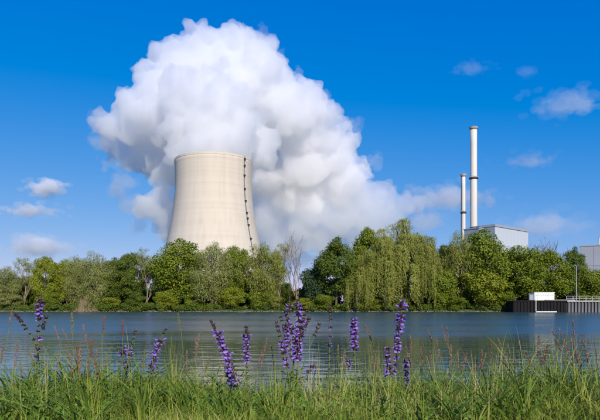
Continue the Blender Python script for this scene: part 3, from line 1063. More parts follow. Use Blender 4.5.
def plant_tree(kind, var, px, top, half, D, leafm, label, name=None, cat='tree', rz=None, bark='bark', group=TREES, i=[0]):
    i[0] += 1
    x = X(px, D)
    gz = float(ground_z(x, D)) - 0.05
    H = at(px, top, D).z - gz
    Wd = 2 * half / FPX * D
    r = empty(name or {'b': 'broadleaf_tree', 's': 'broadleaf_tree', 'w': 'willow_tree', 'v': 'willow_tree', 'l': 'willow_tree', 'n': 'bare_tree', 'p': 'sparse_tree'}[kind], (x, D, gz), (i[0] * 2.399) % 6.283 if rz is None else rz)
    tag(r, label, cat, group)
    if kind in 'np':
        tr, tw, lv = (PN if kind == 'n' else PL)[var]
        h0, w0 = 18, (6.5 if kind == 'n' else 10)
        parts = [('trunk', with_mat(tr, M[bark])), ('branches', with_mat(tw, M[bark]))]
        if lv: parts.append(('crown', with_mat(lv, M[leafm])))
    else:
        (tr, cr), h0, w0 = {'b': PB, 's': PS, 'w': PW, 'l': PWL, 'v': PV}[kind][var]
        parts = [('trunk', with_mat(tr, M[bark])), ('crown', with_mat(cr, M[leafm]))]
    sx, sz = Wd / w0, H / h0
    for nm, me in parts:
        o = link(nm, me, r)
        o.scale = (sx, sx, sz)


T = [
    ('v', 0, 3, 264, 20, 155, 'silver', 'grey green willow at the far left edge of the picture'),
    ('p', 0, 25, 259, 13, 160, 'silver', 'thin greyish tree with bare twigs, second from the left edge'),
    ('b', 0, 44, 255.5, 17, 154, 'lime', 'bright lime green round tree near the left edge'),
    ('b', 1, 67, 257, 13, 158, 'lime', 'narrow light green tree between the lime tree and a pale willow'),
    ('v', 1, 78, 253, 15, 156, 'silver', 'pale silvery willow left of the tall grey willow'),
    ('v', 2, 95, 247, 19, 154, 'silver', 'tall grey green weeping willow on the left, above the dry reeds'),
    ('b', 2, 114, 256, 16, 158, 'dark', 'dark green tree right of the tall grey willow'),
    ('b', 3, 133, 251, 18, 157, 'dark', 'dark green rounded tree left of the one with tan branches'),
    ('p', 1, 146, 251, 14, 153, 'silver', 'sparse tree with bare tan branches left of the big round tree'),
    ('b', 4, 177, 237, 31, 155, 'mid', 'big round bright green tree below the left side of the cooling tower'),
    ('v', 0, 212, 239, 24, 153, 'silver', 'silvery weeping willow below the middle of the cooling tower'),
    ('b', 1, 237, 243, 18, 157, 'mid', 'green tree between the two willows below the cooling tower'),
    ('v', 1, 262, 240, 24, 154, 'olive', 'olive willow below the right edge of the cooling tower'),
    ('p', 0, 279, 245, 11, 157, 'silver', 'thin airy tree just left of the leafless tree'),
    ('s', 0, 286, 281, 10, 164, 'dark', 'small dark tree left of the foot of the leafless tree'),
    ('n', 0, 297, 231, 14, 154, None, 'leafless brown tree with a fan of upswept branches'),
    ('s', 1, 313, 262, 15, 158, 'blue', 'loose dark bluish tree right of the leafless tree'),
    ('b', 2, 336, 235, 24, 154, 'dark', 'dark green dense tree at the left of the central group'),
    ('b', 0, 368, 226, 24, 159, 'mid', 'tall green tree at the top of the central group, behind the willows'),
    ('l', 1, 357, 258, 16, 152.6, 'olive', 'short olive weeping willow at the front of the central group'),
    ('l', 0, 384, 233, 24, 154, 'olive', 'olive weeping willow in the middle of the central group'),
    ('w', 3, 408, 223, 32, 157, 'olive', 'tallest olive weeping willow of the central group'),
    ('l', 1, 428, 240, 16, 153.5, 'olive', 'olive weeping willow at the right end of the central group'),
    ('b', 3, 445, 243, 13, 163, 'dark', 'dark tree in the gap right of the central willows'),
    ('s', 2, 440, 266, 17, 153, 'mid', 'low green tree in front of the gap right of the central willows'),
    ('v', 2, 460, 225, 24, 157, 'olive', 'yellowish olive tree below the chimneys'),
    ('b', 4, 490, 226, 33, 156, 'mid', 'large green tree in front of the grey clad hall'),
    ('s', 0, 483, 264, 24, 152.6, 'lime', 'low bright lime green tree in front of the large green tree'),
    ('n', 1, 519, 237, 18, 160, None, 'leafless grey tree right of the large green tree'),
    ('n', 0, 542, 239, 18, 161, None, 'second leafless grey tree, in front of the hall end'),
    ('b', 1, 521, 244, 29, 155, 'mid', 'green tree left above the white hut'),
    ('b', 0, 550, 249, 27, 156, 'mid', 'green tree right above the white hut'),
    ('b', 2, 574, 245, 14, 158, 'dark', 'dark pointed tree beside the lamp post'),
    ('s', 1, 589, 264, 16, 157, 'mid', 'low green tree at the right edge behind the railing'),
]
for kind, var, px, top, half, D, lm, lab in T:
    plant_tree(kind, var, px, top, half, D, lm, lab, bark='twig' if kind == 'n' else 'pale_bark' if kind == 'p' else 'bark')
plant_tree('b', 3, 622, 252, 26, 158, 'dark', 'dark green tree just past the right edge of the picture')
plant_tree('b', 4, -24, 256, 22, 158, 'mid', 'green tree just past the left edge of the picture')

# bushes along the water's edge
BUSH = [
    (12, 292, 15, 'silver', 'grey bush at the water at the far left'), (52, 290, 13, 'mid', 'green bush at the foot of the lime tree'),
    (110, 295, 14, 'lime', 'light green bush at the water right of the dry reeds'), (136, 292, 15, 'dark', 'dark bush below the dark trees on the left'),
    (166, 287, 16, 'lime', 'lime bush at the foot of the big round tree'), (193, 288, 13, 'mid', 'green bush between the big round tree and the silvery willow'),
    (233, 285, 17, 'lime', 'bright bush at the water below the cooling tower'), (258, 287, 15, 'mid', 'green bush below the tower edge'),
    (275, 294, 12, 'olive', 'olive bush left of the leafless tree'), (303, 296, 14, 'lime', 'low yellow green bush at the foot of the leafless tree'),
    (324, 292, 14, 'mid', 'green bush below the loose bluish tree'), (372, 296, 12, 'lime', 'bright bush at the foot of the central willows'),
    (402, 296, 12, 'mid', 'green bush under the tallest willow'), (455, 294, 16, 'mid', 'green bush at the water below the chimneys'),
    (505, 288, 15, 'mid', 'green bush at the left end of the black quay'),
]
for j, (px, top, half, lm, lab) in enumerate(BUSH):
    plant_tree('s', j % 3, px, top + 1, half * 0.8, 152.4 + (j % 3) * 0.3, lm, lab, 'bush', 'bush', group='bushes along the far waterline')


def mass(name, seed, spots, mat, leaf, label, cat):
    """one leafy mass that nobody could take apart"""
    rs = np.random.RandomState(seed)
    vs, an = [], []
    for x, y, z, R, n in spots:
        d = unit(rs.normal(size=(n, 3)) + np.array((0, -0.3, 0.2)))
        c = np.array((x, y, z)) + d * (R * rs.uniform(0.5, 1, n) ** 0.5)[:, None] * np.array((1.25, 1, 1))
        vs.append(leaf_cloud(rs, c, d + 0.7 * rs.normal(size=(n, 3)) + np.array((0, 0, 0.4)), leaf * 1.2, leaf * 0.8))
        an.append(rs.uniform(0, 1, n) * 0.6 + 0.4 * rs.uniform())
    v = np.concatenate(vs)
    g = ground_z(v[:, 0, 0], v[:, 0, 1])
    ok = v[:, :, 2].min(1) > np.maximum(g, 0.05)
    o = link(name, leaves_mesh(name, v[ok], np.concatenate(an)[ok]), mat=mat)
    tag(o, label, cat, kind='stuff')


rs = np.random.RandomState(77)
sp = []
for i in range(420):
    D = rs.uniform(166, 190)
    px = rs.uniform(-45, 645)
    z = 0.8 + rs.uniform(0.2, 3.2 if 284 < px < 302 else 8)
    sp.append((X(px, D), D, z, rs.uniform(1.6, 2.8), 330))
mass('background_wood', 5, sp, M['dark'], 0.6, 'dark wood filling the gaps behind the bank trees', 'wood')
sp = []
for i in range(300):
    D = 151.2 + rs.uniform(-0.2, 3.0)
    px = rs.uniform(-40, 516)
    sp.append((X(px, D), D, 0.4 + rs.uniform(0, 1.3), rs.uniform(0.5, 1.15), 150))
mass('undergrowth', 6, sp, M['dark'], 0.3, 'low green undergrowth along the far waterline', 'undergrowth')  # dark leaf colour paints in the shade under the trees

# dry reed clump below the tall grey willow
def reeds():
    rs = np.random.RandomState(8)
    x, D = X(85, 151.6), 151.6
    n = 1500
    b = np.stack([rs.normal(0, 1.15, n), rs.normal(0, 0.5, n), np.zeros(n)], 1)
    h = rs.uniform(0.8, 4.4, n) * (0.45 + 0.55 * np.exp(-(b[:, 0] / 1.3) ** 2)) * (0.75 + 0.25 * np.sin(b[:, 0] * 5))
    t = b + np.stack([b[:, 0] * -0.1 + rs.normal(0, 0.25, n), rs.normal(0, 0.2, n), h], 1)
    w = np.stack([np.full(n, 0.045), np.zeros(n), np.zeros(n)], 1)
    v = np.stack([b - w, b + w, t + w * 0.4, t - w * 0.4], 1)
    r = empty('dry_reed_clump', (x, D, float(ground_z(x, D))))
    tag(r, 'clump of dry pale brown reeds at the water below the tall grey willow', 'reeds')
    link('stalks', leaves_mesh('stalks', v, rs.uniform(0, 1, n)), r, M['dry_reed'])['kind'] = 'stuff'


reeds()


# stones along the far waterline
def riprap():
    rs = np.random.RandomState(4)
    n = 520
    x = rs.uniform(-95, 55, n)
    e = BANK + 0.7 * np.sin(x * 0.11) + 0.4 * np.sin(x * 0.37 + 1)
    y = e + rs.uniform(-0.75, 0.35, n)
    s = rs.uniform(0.08, 0.24, n)
    z = np.maximum(ground_z(x, y), -0.02) + s * 0.2
    base = np.array([(-1, -1, -.7), (1, -1, -.7), (1, 1, -.7), (-1, 1, -.7), (-.7, -.7, .7), (.7, -.7, .7), (.7, .7, .7), (-.7, .7, .7)])
    v = base[None] * s[:, None, None] * rs.uniform(0.6, 1.4, (n, 1, 3)) + rs.normal(size=(n, 8, 3)) * 0.05
    a = rs.uniform(0, 6.28, n)
    ca, sa = np.cos(a)[:, None], np.sin(a)[:, None]
    v = np.stack([v[:, :, 0] * ca - v[:, :, 1] * sa, v[:, :, 0] * sa + v[:, :, 1] * ca, v[:, :, 2]], -1)
    v += np.stack([x, y, z], 1)[:, None]
    q = np.array([(0, 3, 2, 1), (4, 5, 6, 7), (0, 1, 5, 4), (1, 2, 6, 5), (2, 3, 7, 6), (3, 0, 4, 7)])
    f = (np.arange(n)[:, None, None] * 8 + q[None]).reshape(-1, 4)
    o = link('bank_stones', np_mesh('bank_stones', v.reshape(-1, 3), f), mat=M['stone'])
    tag(o, 'pale stones lining the far waterline', 'stones', kind='stuff')


riprap()


# ---------------------------------------------------------------- near bank: grass
def blades(rs, x, y, h, w, lean, seg=3, face=None, droop=0.5, dirn=None):
    """curved tapering blades, seg quads each"""
    n = len(x)
    z = ground_z(x, y) - 0.01
    a = rs.uniform(0, 2 * math.pi, n) if dirn is None else dirn
    d = np.stack([np.cos(a), np.sin(a)], 1)
    f = rs.uniform(0, math.pi, n) if face is None else face
    s = np.stack([np.cos(f), np.sin(f)], 1)
    v = np.empty((n, (seg + 1), 2, 3))
    for i in range(seg + 1):
        t = i / seg
        off = lean * h * t ** 1.8
        up = h * (t - droop * np.minimum(lean, 1.2) * 0.5 * t ** 2.5)
        ww = w * (1 - t) ** 0.7 if i else w * 0.8
        if i == seg: ww = w * 0.06
        for k, sg in ((0, -0.5), (1, 0.5)):
            v[:, i, k, 0] = x + d[:, 0] * off + s[:, 0] * ww * sg
            v[:, i, k, 1] = y + d[:, 1] * off + s[:, 1] * ww * sg
            v[:, i, k, 2] = z + up
    b = np.arange(n)[:, None] * (2 * (seg + 1))
    fs = np.stack([np.stack([b[:, 0] + 2 * i, b[:, 0] + 2 * i + 1, b[:, 0] + 2 * i + 3, b[:, 0] + 2 * i + 2], 1) for i in range(seg)], 1)
    return v.reshape(-1, 3), fs.reshape(-1, 4)


def scatter(rs, n, y0, y1, pw=1.0, spread=0.62):
    y = y0 + (y1 - y0) * rs.uniform(0, 1, n) ** pw
    x = rs.uniform(-1, 1, n) * (y * spread + 1.3)
    return x, y


def build_grass():
    rs = np.random.RandomState(12)
    vs, fs, an, off = [], [], [], 0

    def add(v, f, a):
        nonlocal off
        vs.append(v)
        fs.append(f + off)
        an.append(np.repeat(a, len(f) // len(a)))
        off += len(v)
    # patches differ in height and tint
    def patch(x, y): return 0.5 + 0.25 * np.sin(x * 2.3 + 1.7 * np.sin(y * 1.1)) + 0.25 * np.sin(x * 5.1 - y * 2.2 + 1)
    def tufts(n, per, y0, y1, rad, h0, h1, w0, w1, lean, seg, bright):
        tx, ty = scatter(rs, n, y0, y1)
        p = patch(tx, ty)
        th = (h0 + (h1 - h0) * (0.75 * p ** 1.4 + 0.4 * rs.uniform(0, 1, n))) * (0.88 + 0.06 * smooth(0.3, 1.5, tx / ty * 3))
        tint = rs.uniform(0, 1, n)
        a = rs.uniform(0, 6.283, (n, per))
        q = np.abs(rs.normal(0, 1, (n, per)))
        x = (tx[:, None] + np.cos(a) * q * rad).ravel()
        y = (ty[:, None] + np.sin(a) * q * rad).ravel()
        N = n * per
        h = np.repeat(th, per) * rs.uniform(0.45, 1.15, N)
        dirn = a.ravel() + rs.normal(0, 0.5, N)
        le = np.clip(q.ravel() * lean * rs.uniform(0.5, 1.5, N), 0.03, 1.3)
        col_ = np.clip(0.42 * np.repeat(tint, per) + 0.42 * rs.beta(2, 2, N) + bright + 0.12 * np.repeat(p, per), 0, 1)
        col_[rs.uniform(0, 1, N) < 0.09] = 1.0
        add(*blades(rs, x, y, h, rs.uniform(w0, w1, N), le, seg, dirn=dirn), col_)
    tufts(4200, 20, 1.9, 5.0, 0.035, 0.05, 0.165, 0.004, 0.0095, 0.95, 4, -0.06)
    tufts(270, 13, 2.2, 4.3, 0.024, 0.12, 0.32, 0.004, 0.009, 0.5, 5, 0.06)
    tufts(480, 5, 2.4, 4.0, 0.03, 0.24, 0.46, 0.003, 0.0052, 0.28, 5, 0.25)
    x, y = scatter(rs, 700, 2.2, 4.2)                  # bent dead straws
    add(*blades(rs, x, y, rs.uniform(0.12, 0.34, len(x)), rs.uniform(0.0025, 0.005, len(x)), rs.uniform(0.5, 1.4, len(x)), 5, droop=0.8), rs.uniform(0.85, 1, len(x)))
    x, y = scatter(rs, 26000, 1.9, 5.4)                # short undergrowth of the sward
    add(*blades(rs, x, y, rs.uniform(0.04, 0.13, len(x)), rs.uniform(0.004, 0.008, len(x)), rs.uniform(0.1, 1.2, len(x))), rs.beta(2, 3, len(x)))
    o = link('grass', np_mesh('grass', np.concatenate(vs), np.concatenate(fs), np.concatenate(an)), mat=M['grass'])
    tag(o, 'dense green meadow grass along the near bank', 'grass', kind='stuff')
    # broad dark leaves low in the turf
    vs, fs, an, off = [], [], [], 0
    cx = np.concatenate([rs.uniform(-1.5, -0.75, 26), rs.uniform(-1.6, 1.7, 60)])
    cyy = rs.uniform(2.35, 3.3, len(cx))
    x = np.repeat(cx, 11) + rs.normal(0, 0.015, len(cx) * 11)
    y = np.repeat(cyy, 11) + rs.normal(0, 0.015, len(cx) * 11)
    add(*blades(rs, x, y, rs.uniform(0.2, 0.36, len(x)), rs.uniform(0.009, 0.018, len(x)), rs.uniform(0.4, 1.2, len(x)), 7, droop=0.9), rs.uniform(0, 1, len(x)))
    # small herb leaves between the blades
    n = 14000
    x, y = scatter(rs, n, 2.0, 4.6)
    keep = np.sin(x * 4.3 + 1.2 * np.sin(y * 3)) + rs.normal(0, 0.5, n) > 0.1
    x, y = x[keep], y[keep]
    c = np.stack([x, y, ground_z(x, y) + rs.uniform(0.03, 0.17, len(x))], 1)
    v = leaf_cloud(rs, c, rs.normal(size=(len(x), 3)) * 0.7 + np.array((0, -0.4, 0.9)), 0.022, 0.011)
    add(v.reshape(-1, 3), np.arange(4 * len(x)).reshape(-1, 4), rs.uniform(0.2, 1, len(x)))
    o = link('broad_leaf_weeds', np_mesh('broad_leaf_weeds', np.concatenate(vs), np.concatenate(fs), np.concatenate(an)), mat=M['weed'])
    tag(o, 'dark arching broad leaves low in the turf of the near bank', 'weeds', kind='stuff')


build_grass()


# ---------------------------------------------------------------- meadow sage
def flower_shape(rs, ang, L, tilt):
    """hooded upper lip and hanging lower lip of one sage flower, pointing out at ang"""
    d = np.array((math.cos(ang), math.sin(ang), 0))
    s = np.array((-d[1], d[0], 0))
    u = np.array((0, 0, 1.0))
    q, tri = [], []
    # upper lip: arching hood, 3 stations
    st = [(0.25, 0.0, 0.16), (0.62, 0.30, 0.26), (0.95, 0.26, 0.18), (1.05, 0.05, 0.05)]
    for sg in (-1, 1):
        for i in range(3):
            a, b = st[i], st[i + 1]
            q.append([d * a[0] * L + u * (a[1] + tilt * a[0]) * L, d * b[0] * L + u * (b[1] + tilt * b[0]) * L,
                      d * b[0] * L + u * (b[1] + tilt * b[0] - 0.16) * L + s * sg * b[2] * L, d * a[0] * L + u * (a[1] + tilt * a[0] - 0.14) * L + s * sg * a[2] * L])
    # lower lip: broad, hanging
    lo = [(0.3, -0.08, 0.12), (0.72, -0.20, 0.34), (0.92, -0.48, 0.22)]
    for i in range(2):
        a, b = lo[i], lo[i + 1]
        q.append([d * a[0] * L + u * a[1] * L - s * a[2] * L, d * a[0] * L + u * a[1] * L + s * a[2] * L, d * b[0] * L + u * b[1] * L + s * b[2] * L, d * b[0] * L + u * b[1] * L - s * b[2] * L])
    return q


def calyx_shape(ang, L, tilt):
    d = np.array((math.cos(ang), math.sin(ang), 0))
    s = np.array((-d[1], d[0], 0))
    u = np.array((0, 0, 1.0))
    ring = []
    for r, f in ((0.12, 0.05), (0.30, 0.28), (0.27, 0.52), (0.12, 0.74)):
        c = d * f * L + u * tilt * f * L
        ring.append([c + (s * math.cos(k * math.pi / 2) + u * math.sin(k * math.pi / 2)) * r * L for k in range(4)])
    q = []
    for i in range(3):
        for k in range(4):
            q.append([ring[i][k], ring[i][(k + 1) % 4], ring[i + 1][(k + 1) % 4], ring[i + 1][k]])
    return q


def whorl_meshes(seed, nf, L):
    rs = np.random.RandomState(seed)
    pet, cal = [], []
    for k in range(6):
        a = k * math.pi / 3 + rs.normal(0, 0.2)
        cal += calyx_shape(a, L * rs.uniform(0.8, 1.05), rs.uniform(-0.5, 1.3))
    for k in rs.permutation(6)[:nf]:
        a = k * math.pi / 3 + rs.normal(0, 0.25)
        pet += flower_shape(rs, a, L * rs.uniform(0.85, 1.2), rs.uniform(0.1, 0.5))
    pm = leaves_mesh('petals', np.array(pet), rs.uniform(0, 1, len(pet))) if nf else None
    cm = leaves_mesh('calyx_ring', np.array(cal), rs.uniform(0, 1, len(cal)))
    if pm: pm.materials.append(M['petal'])
    cm.materials.append(M['calyx'])
    return pm, cm


WH_FULL = [whorl_meshes(100 + i, 5, 0.0225) for i in range(4)]
WH_SOME = [whorl_meshes(120 + i, 3, 0.021) for i in range(4)]
WH_NONE = [whorl_meshes(140 + i, 0, 0.018) for i in range(4)]


def sage(label, base_px, D, stems, seed, leaves=7):
    """stems: (tip px, tip py, [(py from, py to, state, spacing px, size)])"""
    rs = np.random.RandomState(seed)
    bx = X(base_px, D)
    gz = float(ground_z(bx, D))
    root = empty('meadow_sage', (bx, D, gz - 0.01))
    tag(root, label, 'wildflower', 'meadow sage plants on the near bank')
    for si, (tx, ty, runs) in enumerate(stems):
        dy = rs.normal(0, 0.03)
        tip = at(tx, ty, D) - Vector((bx, D, gz - 0.01)) + Vector((0, dy, 0))
        b0 = Vector((rs.normal(0, 0.014), rs.normal(0, 0.014), 0))
        bend = Vector((rs.normal(0, 0.02) - (tip.x) * 0.28, rs.normal(0, 0.02), 0))

        def pos(t): return b0 * (1 - t) + tip * t + bend * math.sin(math.pi * t)
        n = 12
        mb = MB().tube([pos(i / n) for i in range(n + 1)], [0.0042 * (1 - 0.7 * i / n) for i in range(n + 1)], 5)
        st = mb.build('stem', M['stem'], root, smooth=True)
        # a pair of small leaves on the stem
        lv = []
        for f in (0.2, 0.36):
            for sg in (-1, 1):
                p = np.array(pos(f))
                d = np.array((sg * 0.9, rs.normal() * 0.5, 0.35))
                d /= np.linalg.norm(d)
                L = rs.uniform(0.035, 0.06)
                s = np.cross(d, (0, 0, 1.0))
                s /= np.linalg.norm(s)
                m_ = p + d * L * 0.5 + np.array((0, 0, 0.006))
                lv.append([p, m_ + s * L * 0.2, p + d * L, m_ - s * L * 0.2])
        for q in lv:
            lm = leaves_mesh('stem_leaf', np.array([q]), rs.uniform(0, 1, 1))
            link('stem_leaf', lm, st, M['weed'])
        zt = tip.z
        for py0, py1, state, step, size in runs:
            y = py0
            while y <= py1:
                z = at(0, y, D).z - (gz - 0.01)
                t = min(0.995, max(0.05, z / zt))
                P = pos(t)
                pm, cm = (WH_FULL if state == 'f' else WH_SOME if state == 's' else WH_NONE)[rs.randint(4)]
                a = rs.uniform(0, 6.28)
                sc_ = size * rs.uniform(0.85, 1.15)
                rot = (rs.normal(0, 0.15), rs.normal(0, 0.15), a)
                w = link('flower_whorl' if pm else 'seed_whorl', pm or cm, root)
                w.location, w.rotation_euler, w.scale = P, rot, (sc_,) * 3
                if pm:
                    c = link('calyx_ring', cm, w)
                y += step * rs.uniform(0.75, 1.25)
    # rosette of wrinkled leaves at the base
    for k in range(leaves):
        a = k * 2.4 + rs.uniform(0, 0.5)
        L = rs.uniform(0.09, 0.15)
        d = np.array((math.cos(a), math.sin(a), 0))
        s = np.array((-d[1], d[0], 0))
        v, wv = [], (0.15, 0.5, 0.62, 0.5, 0.05)
        for i, f in enumerate((0.1, 0.35, 0.6, 0.82, 1.0)):
            c = d * L * f + np.array((0, 0, 0.02 + L * (0.9 * f - 0.75 * f * f)))
            for sg in (-1, 0, 1):
                v.append(c + s * sg * wv[i] * L * 0.42 + np.array((0, 0, 0.012 * abs(sg))))
        f4 = [[3 * i + j, 3 * i + j + 1, 3 * i + j + 4, 3 * i + j + 3] for i in range(4) for j in range(2)]
        me = np_mesh('leaf', np.array(v), np.array(f4), rs.uniform(0, 1, 8), True)
        link('leaf', me, root, M['weed'])


sage('violet meadow sage at the far left with dark spent side stems', 41, 3.05,
     [(36, 292, [(295, 300, 'n', 4, 0.8), (303, 322, 's', 4.2, 1.15), (326, 345, 'n', 6, 0.8)]),
      (13, 314, [(316, 330, 'n', 3.2, 0.95), (334, 350, 'n', 5, 0.7)]),
      (49, 316, [(318, 330, 'n', 3.6, 0.95), (338, 362, 's', 9, 0.8)])], 1)
sage('small loose sage with few violet flowers, second plant from the left', 121, 3.2,
     [(137, 328, [(331, 346, 'n', 4.5, 0.7), (350, 356, 's', 5, 0.9)]), (117, 346, [(349, 352, 'n', 3, 0.7), (354, 371, 's', 7, 1.0)]), (127, 345, [(348, 356, 's', 6, 0.9)])], 2)
sage('slender violet sage left of the stoutest flower spike', 157, 3.1,
     [(165, 327, [(330, 338, 'n', 3.6, 0.8), (342, 366, 's', 5.5, 1.2)]), (153, 362, [(366, 374, 's', 5, 1.0)])], 3)
sage('stout violet sage spike leaning left, thick with flowers', 232, 2.9,
     [(210, 320, [(322, 331, 'n', 3.2, 0.85), (334, 372, 'f', 5.2, 1.25), (376, 388, 's', 6, 1.1)]),
      (226, 366, [(370, 386, 's', 6, 1.1)]), (235, 370, [(374, 388, 's', 6, 1.1)])], 4)
sage('short violet sage spike just right of the stoutest spike', 248, 3.15,
     [(246, 326, [(328, 335, 'n', 3.2, 0.85), (338, 362, 'f', 5.5, 1.1), (368, 380, 'n', 6, 0.7)])], 5)
sage('large bushy meadow sage with many spikes in the middle of the bank', 294, 3.0,
     [(276, 320, [(323, 338, 'n', 4, 0.85), (342, 368, 's', 6, 1.0)]), (284, 309, [(312, 322, 'n', 4, 0.8), (325, 362, 's', 6, 1.0)]),
      (290, 296, [(299, 304, 'n', 4, 0.7), (307, 352, 's', 6.4, 1.0)]), (298, 288, [(291, 302, 'n', 5, 0.7), (305, 360, 's', 5.4, 1.05)]),
      (304, 312, [(315, 320, 'n', 4, 0.8), (322, 364, 's', 6, 1.0)]), (310, 317, [(319, 334, 'n', 3, 1.0), (338, 360, 'n', 6, 0.8)]), (320, 323, [(325, 338, 'n', 4, 0.8)]),
      (314, 364, [(367, 375, 's', 5, 1.0)]), (280, 314, [(317, 326, 'n', 4, 0.8), (330, 360, 's', 6.5, 0.95)]), (308, 306, [(309, 318, 'n', 4, 0.75), (322, 356, 's', 6.5, 0.95)])], 6, 12)
sage('tall dark spent sage stem right of the bushy sage', 328, 3.1,
     [(331, 303, [(305, 320, 'n', 3.6, 0.8), (328, 350, 's', 8, 0.75), (354, 372, 'n', 7, 0.7)])], 7)
sage('compact violet sage spike with a bare lower stem', 359, 3.15,
     [(354, 319, [(321, 350, 'f', 4.2, 1.15), (355, 372, 'n', 6, 0.7)]), (347, 358, [(362, 368, 's', 5, 0.95)])], 8)
sage('tallest upright violet sage with flowers spaced up its stem', 394, 3.0,
     [(403, 299, [(302, 305, 's', 4, 0.8), (308, 352, 'f', 7.2, 1.2), (358, 372, 's', 7, 0.9)]), (388, 346, [(349, 376, 's', 4.6, 1.1)])], 9)
sage('short dark violet sage low beside the tallest one', 407, 3.2,
     [(407, 361, [(363, 386, 'f', 4, 0.95)])], 10)


# ---------------------------------------------------------------- seeding grass stalks
def stalk_meshes(seed, L, spread, n):
    """narrow seed spike made of small husks"""
    rs = np.random.RandomState(seed)
    t = rs.uniform(0, 1, n)
    a = rs.uniform(0, 6.28, n)
    r = spread * (0.35 + np.sin(math.pi * np.clip(t * 0.9 + 0.08, 0, 1))) * rs.uniform(0.3, 1, n)
    c = np.stack([np.cos(a) * r, np.sin(a) * r, t * L], 1)
    al = np.stack([np.cos(a) * 0.35, np.sin(a) * 0.35, np.ones(n)], 1)
    return leaves_mesh('seed_head', leaf_cloud(rs, c, np.stack([np.cos(a), np.sin(a), 0 * a], 1) + 0.5 * rs.normal(size=(n, 3)), 0.013, 0.0042, al), rs.uniform(0, 1, n))


HEADS = [stalk_meshes(200 + i, 0.10 + 0.025 * (i % 3), 0.0035 + 0.0012 * (i % 2), 95) for i in range(5)] + [stalk_meshes(220 + i, 0.13, 0.0085, 110) for i in range(2)]


def stalk(tx, ty, base_px, D, head, mat, label, group, seed, hs=1.0):
    rs = np.random.RandomState(seed)
    bx = X(base_px, D)
    gz = float(ground_z(bx, D)) - 0.01
    r = empty('seeding_grass_stalk', (bx, D, gz))
    tag(r, label, 'grass stalk', group)
    tip = at(tx, ty, D) - Vector((bx, D, gz))
    Lh = [0.10, 0.125, 0.15, 0.10, 0.125, 0.13, 0.13][head] * hs
    d0 = tip.normalized()
    bend = Vector((-tip.x * 0.25 + rs.normal(0, 0.012), rs.normal(0, 0.012), 0))

    def pos(t): return tip * t + bend * math.sin(math.pi * t)
    f = max(0.2, 1 - Lh / tip.length)
    n = 7
    MB().tube([pos(f * 1.03 * i / n) for i in range(n + 1)], [0.0021 * (1 - 0.45 * i / n) for i in range(n + 1)], 4).build('stem', M['spike_stem'], r, smooth=True)
    o = link('seed_head', with_mat(HEADS[head], M[mat]), r)
    o.location = pos(f)
    o.rotation_euler = (pos(1.0) - pos(f)).to_track_quat('Z', 'Y').to_euler()
    o.scale = (hs, hs, hs)


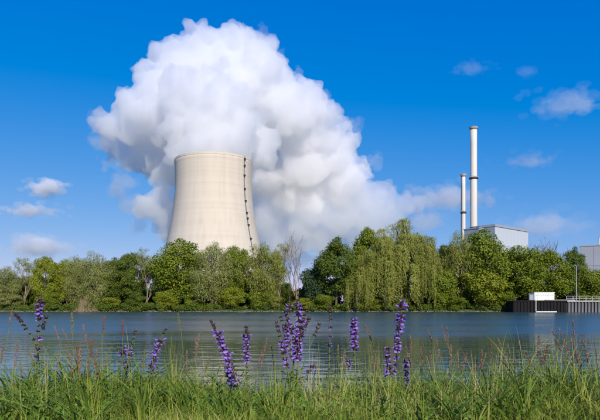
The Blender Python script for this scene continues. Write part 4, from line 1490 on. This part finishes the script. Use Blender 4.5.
LAB = {
    'l': ('seeding grass stalks at the left end of the bank', 'seeding stalks at the left end'),
    'r': ('seeding grass stalks at the right end of the bank', 'seeding stalks at the right end'),
    'm': ('pinkish seeding stalks just right of the tallest sage', 'seeding stalks right of the tallest sage'),
    'c': ('thin seeding grass stalks among the sage plants', 'seeding stalks among the sage'),
}
ST = [  # zone, tip px, tip py, base px, head, material
    ('l', 12, 310, 3, 0, 'spike'), ('l', 4, 343, 2, 3, 'spike'), ('l', 17, 343, 8, 1, 'spike'), ('l', 54, 325, 72, 0, 'spike'), ('l', 62, 328, 78, 4, 'spike'),
    ('l', 72, 312, 82, 6, 'spike_green'), ('l', 83, 324, 90, 1, 'spike'), ('l', 66, 345, 70, 3, 'spike_green'), ('l', 92, 338, 88, 5, 'spike_rust'), ('l', 97, 350, 100, 3, 'spike'),
    ('l', 76, 342, 84, 1, 'spike_rust'), ('l', 30, 352, 34, 0, 'spike_green'), ('l', 58, 352, 62, 4, 'spike'), ('l', 110, 346, 104, 1, 'spike_green'), ('l', 132, 348, 128, 0, 'spike'),
    ('l', 145, 350, 140, 3, 'spike_green'), ('l', 88, 356, 92, 0, 'spike'), ('l', 102, 362, 100, 1, 'spike'), ('l', 20, 362, 24, 3, 'spike'), ('l', 48, 360, 46, 4, 'spike_green'),
    ('l', 69, 352, 73, 1, 'spike'), ('l', 80, 348, 80, 6, 'spike'), ('l', 94, 358, 96, 5, 'spike'), ('l', 106, 352, 108, 6, 'spike_green'),
    ('c', 178, 313, 180, 3, 'spike_green'), ('c', 196, 338, 190, 1, 'spike'), ('c', 199, 334, 197, 0, 'spike'), ('c', 187, 350, 183, 4, 'spike'), ('c', 170, 348, 172, 3, 'spike_green'),
    ('c', 262, 350, 258, 0, 'spike'), ('c', 267, 338, 260, 4, 'spike'), ('c', 210, 358, 206, 3, 'spike_green'), ('c', 345, 350, 342, 0, 'spike'), ('c', 365, 324, 382, 3, 'spike'),
    ('c', 370, 344, 374, 1, 'spike_green'), ('c', 338, 345, 333, 3, 'spike_green'), ('c', 271, 345, 276, 1, 'spike'), ('c', 378, 356, 376, 0, 'spike'),
    ('m', 427, 327, 441, 0, 'spike'), ('m', 441, 324, 449, 1, 'spike'), ('m', 447, 327, 452, 4, 'spike'), ('m', 410, 334, 417, 0, 'spike'), ('m', 406, 346, 414, 3, 'spike'),
    ('m', 436, 337, 440, 1, 'spike'), ('m', 421, 347, 424, 0, 'spike'), ('m', 430, 351, 434, 3, 'spike'), ('m', 458, 351, 459, 0, 'spike'), ('m', 467, 351, 465, 3, 'spike'),
    ('m', 471, 354, 470, 1, 'spike'), ('m', 482, 350, 480, 3, 'spike'), ('m', 486, 352, 484, 0, 'spike'), ('m', 414, 356, 416, 4, 'spike_green'), ('m', 451, 345, 453, 0, 'spike'), ('m', 477, 360, 476, 3, 'spike'),
    ('r', 491, 342, 493, 0, 'spike'), ('r', 498, 338, 512, 2, 'spike'), ('r', 504, 354, 506, 3, 'spike'), ('r', 519, 340, 524, 1, 'spike'), ('r', 526, 350, 534, 4, 'spike'), ('r', 539, 336, 538, 5, 'spike'),
    ('r', 549, 343, 540, 5, 'spike_rust'), ('r', 551, 327, 571, 2, 'spike'), ('r', 559, 327, 575, 2, 'spike'), ('r', 573, 319, 576, 1, 'spike'), ('r', 554, 344, 572, 2, 'spike'), ('r', 563, 342, 580, 1, 'spike'),
    ('r', 571, 339, 586, 2, 'spike_rust'), ('r', 578, 348, 584, 0, 'spike'), ('r', 588, 352, 586, 4, 'spike'), ('r', 596, 350, 594, 1, 'spike'), ('r', 545, 356, 549, 3, 'spike'), ('r', 533, 360, 530, 0, 'spike'),
    ('r', 515, 358, 517, 3, 'spike'), ('r', 583, 338, 592, 1, 'spike'), ('r', 566, 356, 569, 0, 'spike'), ('r', 508, 344, 516, 1, 'spike_green'), ('r', 592, 364, 590, 3, 'spike'),
]
ORD = 'first second third fourth fifth sixth seventh eighth ninth tenth eleventh twelfth thirteenth fourteenth fifteenth sixteenth seventeenth eighteenth nineteenth twentieth twenty-first twenty-second twenty-third twenty-fourth'.split()
ST.sort(key=lambda q: q[1])
_count = {}
for j, (zn, tx, ty, bx, hd, mt) in enumerate(ST):
    k = _count[zn] = _count.get(zn, -1) + 1
    stalk(tx, ty, bx, 2.75 + 0.9 * ((j * 0.618) % 1), hd, mt, '%s from the left of the %s' % (ORD[k], LAB[zn][0]), LAB[zn][1], 300 + j)
for j, (tx, ty, bx) in enumerate(((105, 316, 102), (123, 319, 124))):
    stalk(tx, ty, bx, 3.1, 5, 'spike_rust', ('rusty orange dock stalk left of the small loose sage', 'rusty orange stalk rising just right of the other rusty one')[j], 'rusty stalks at the left', 400 + j, 0.75)
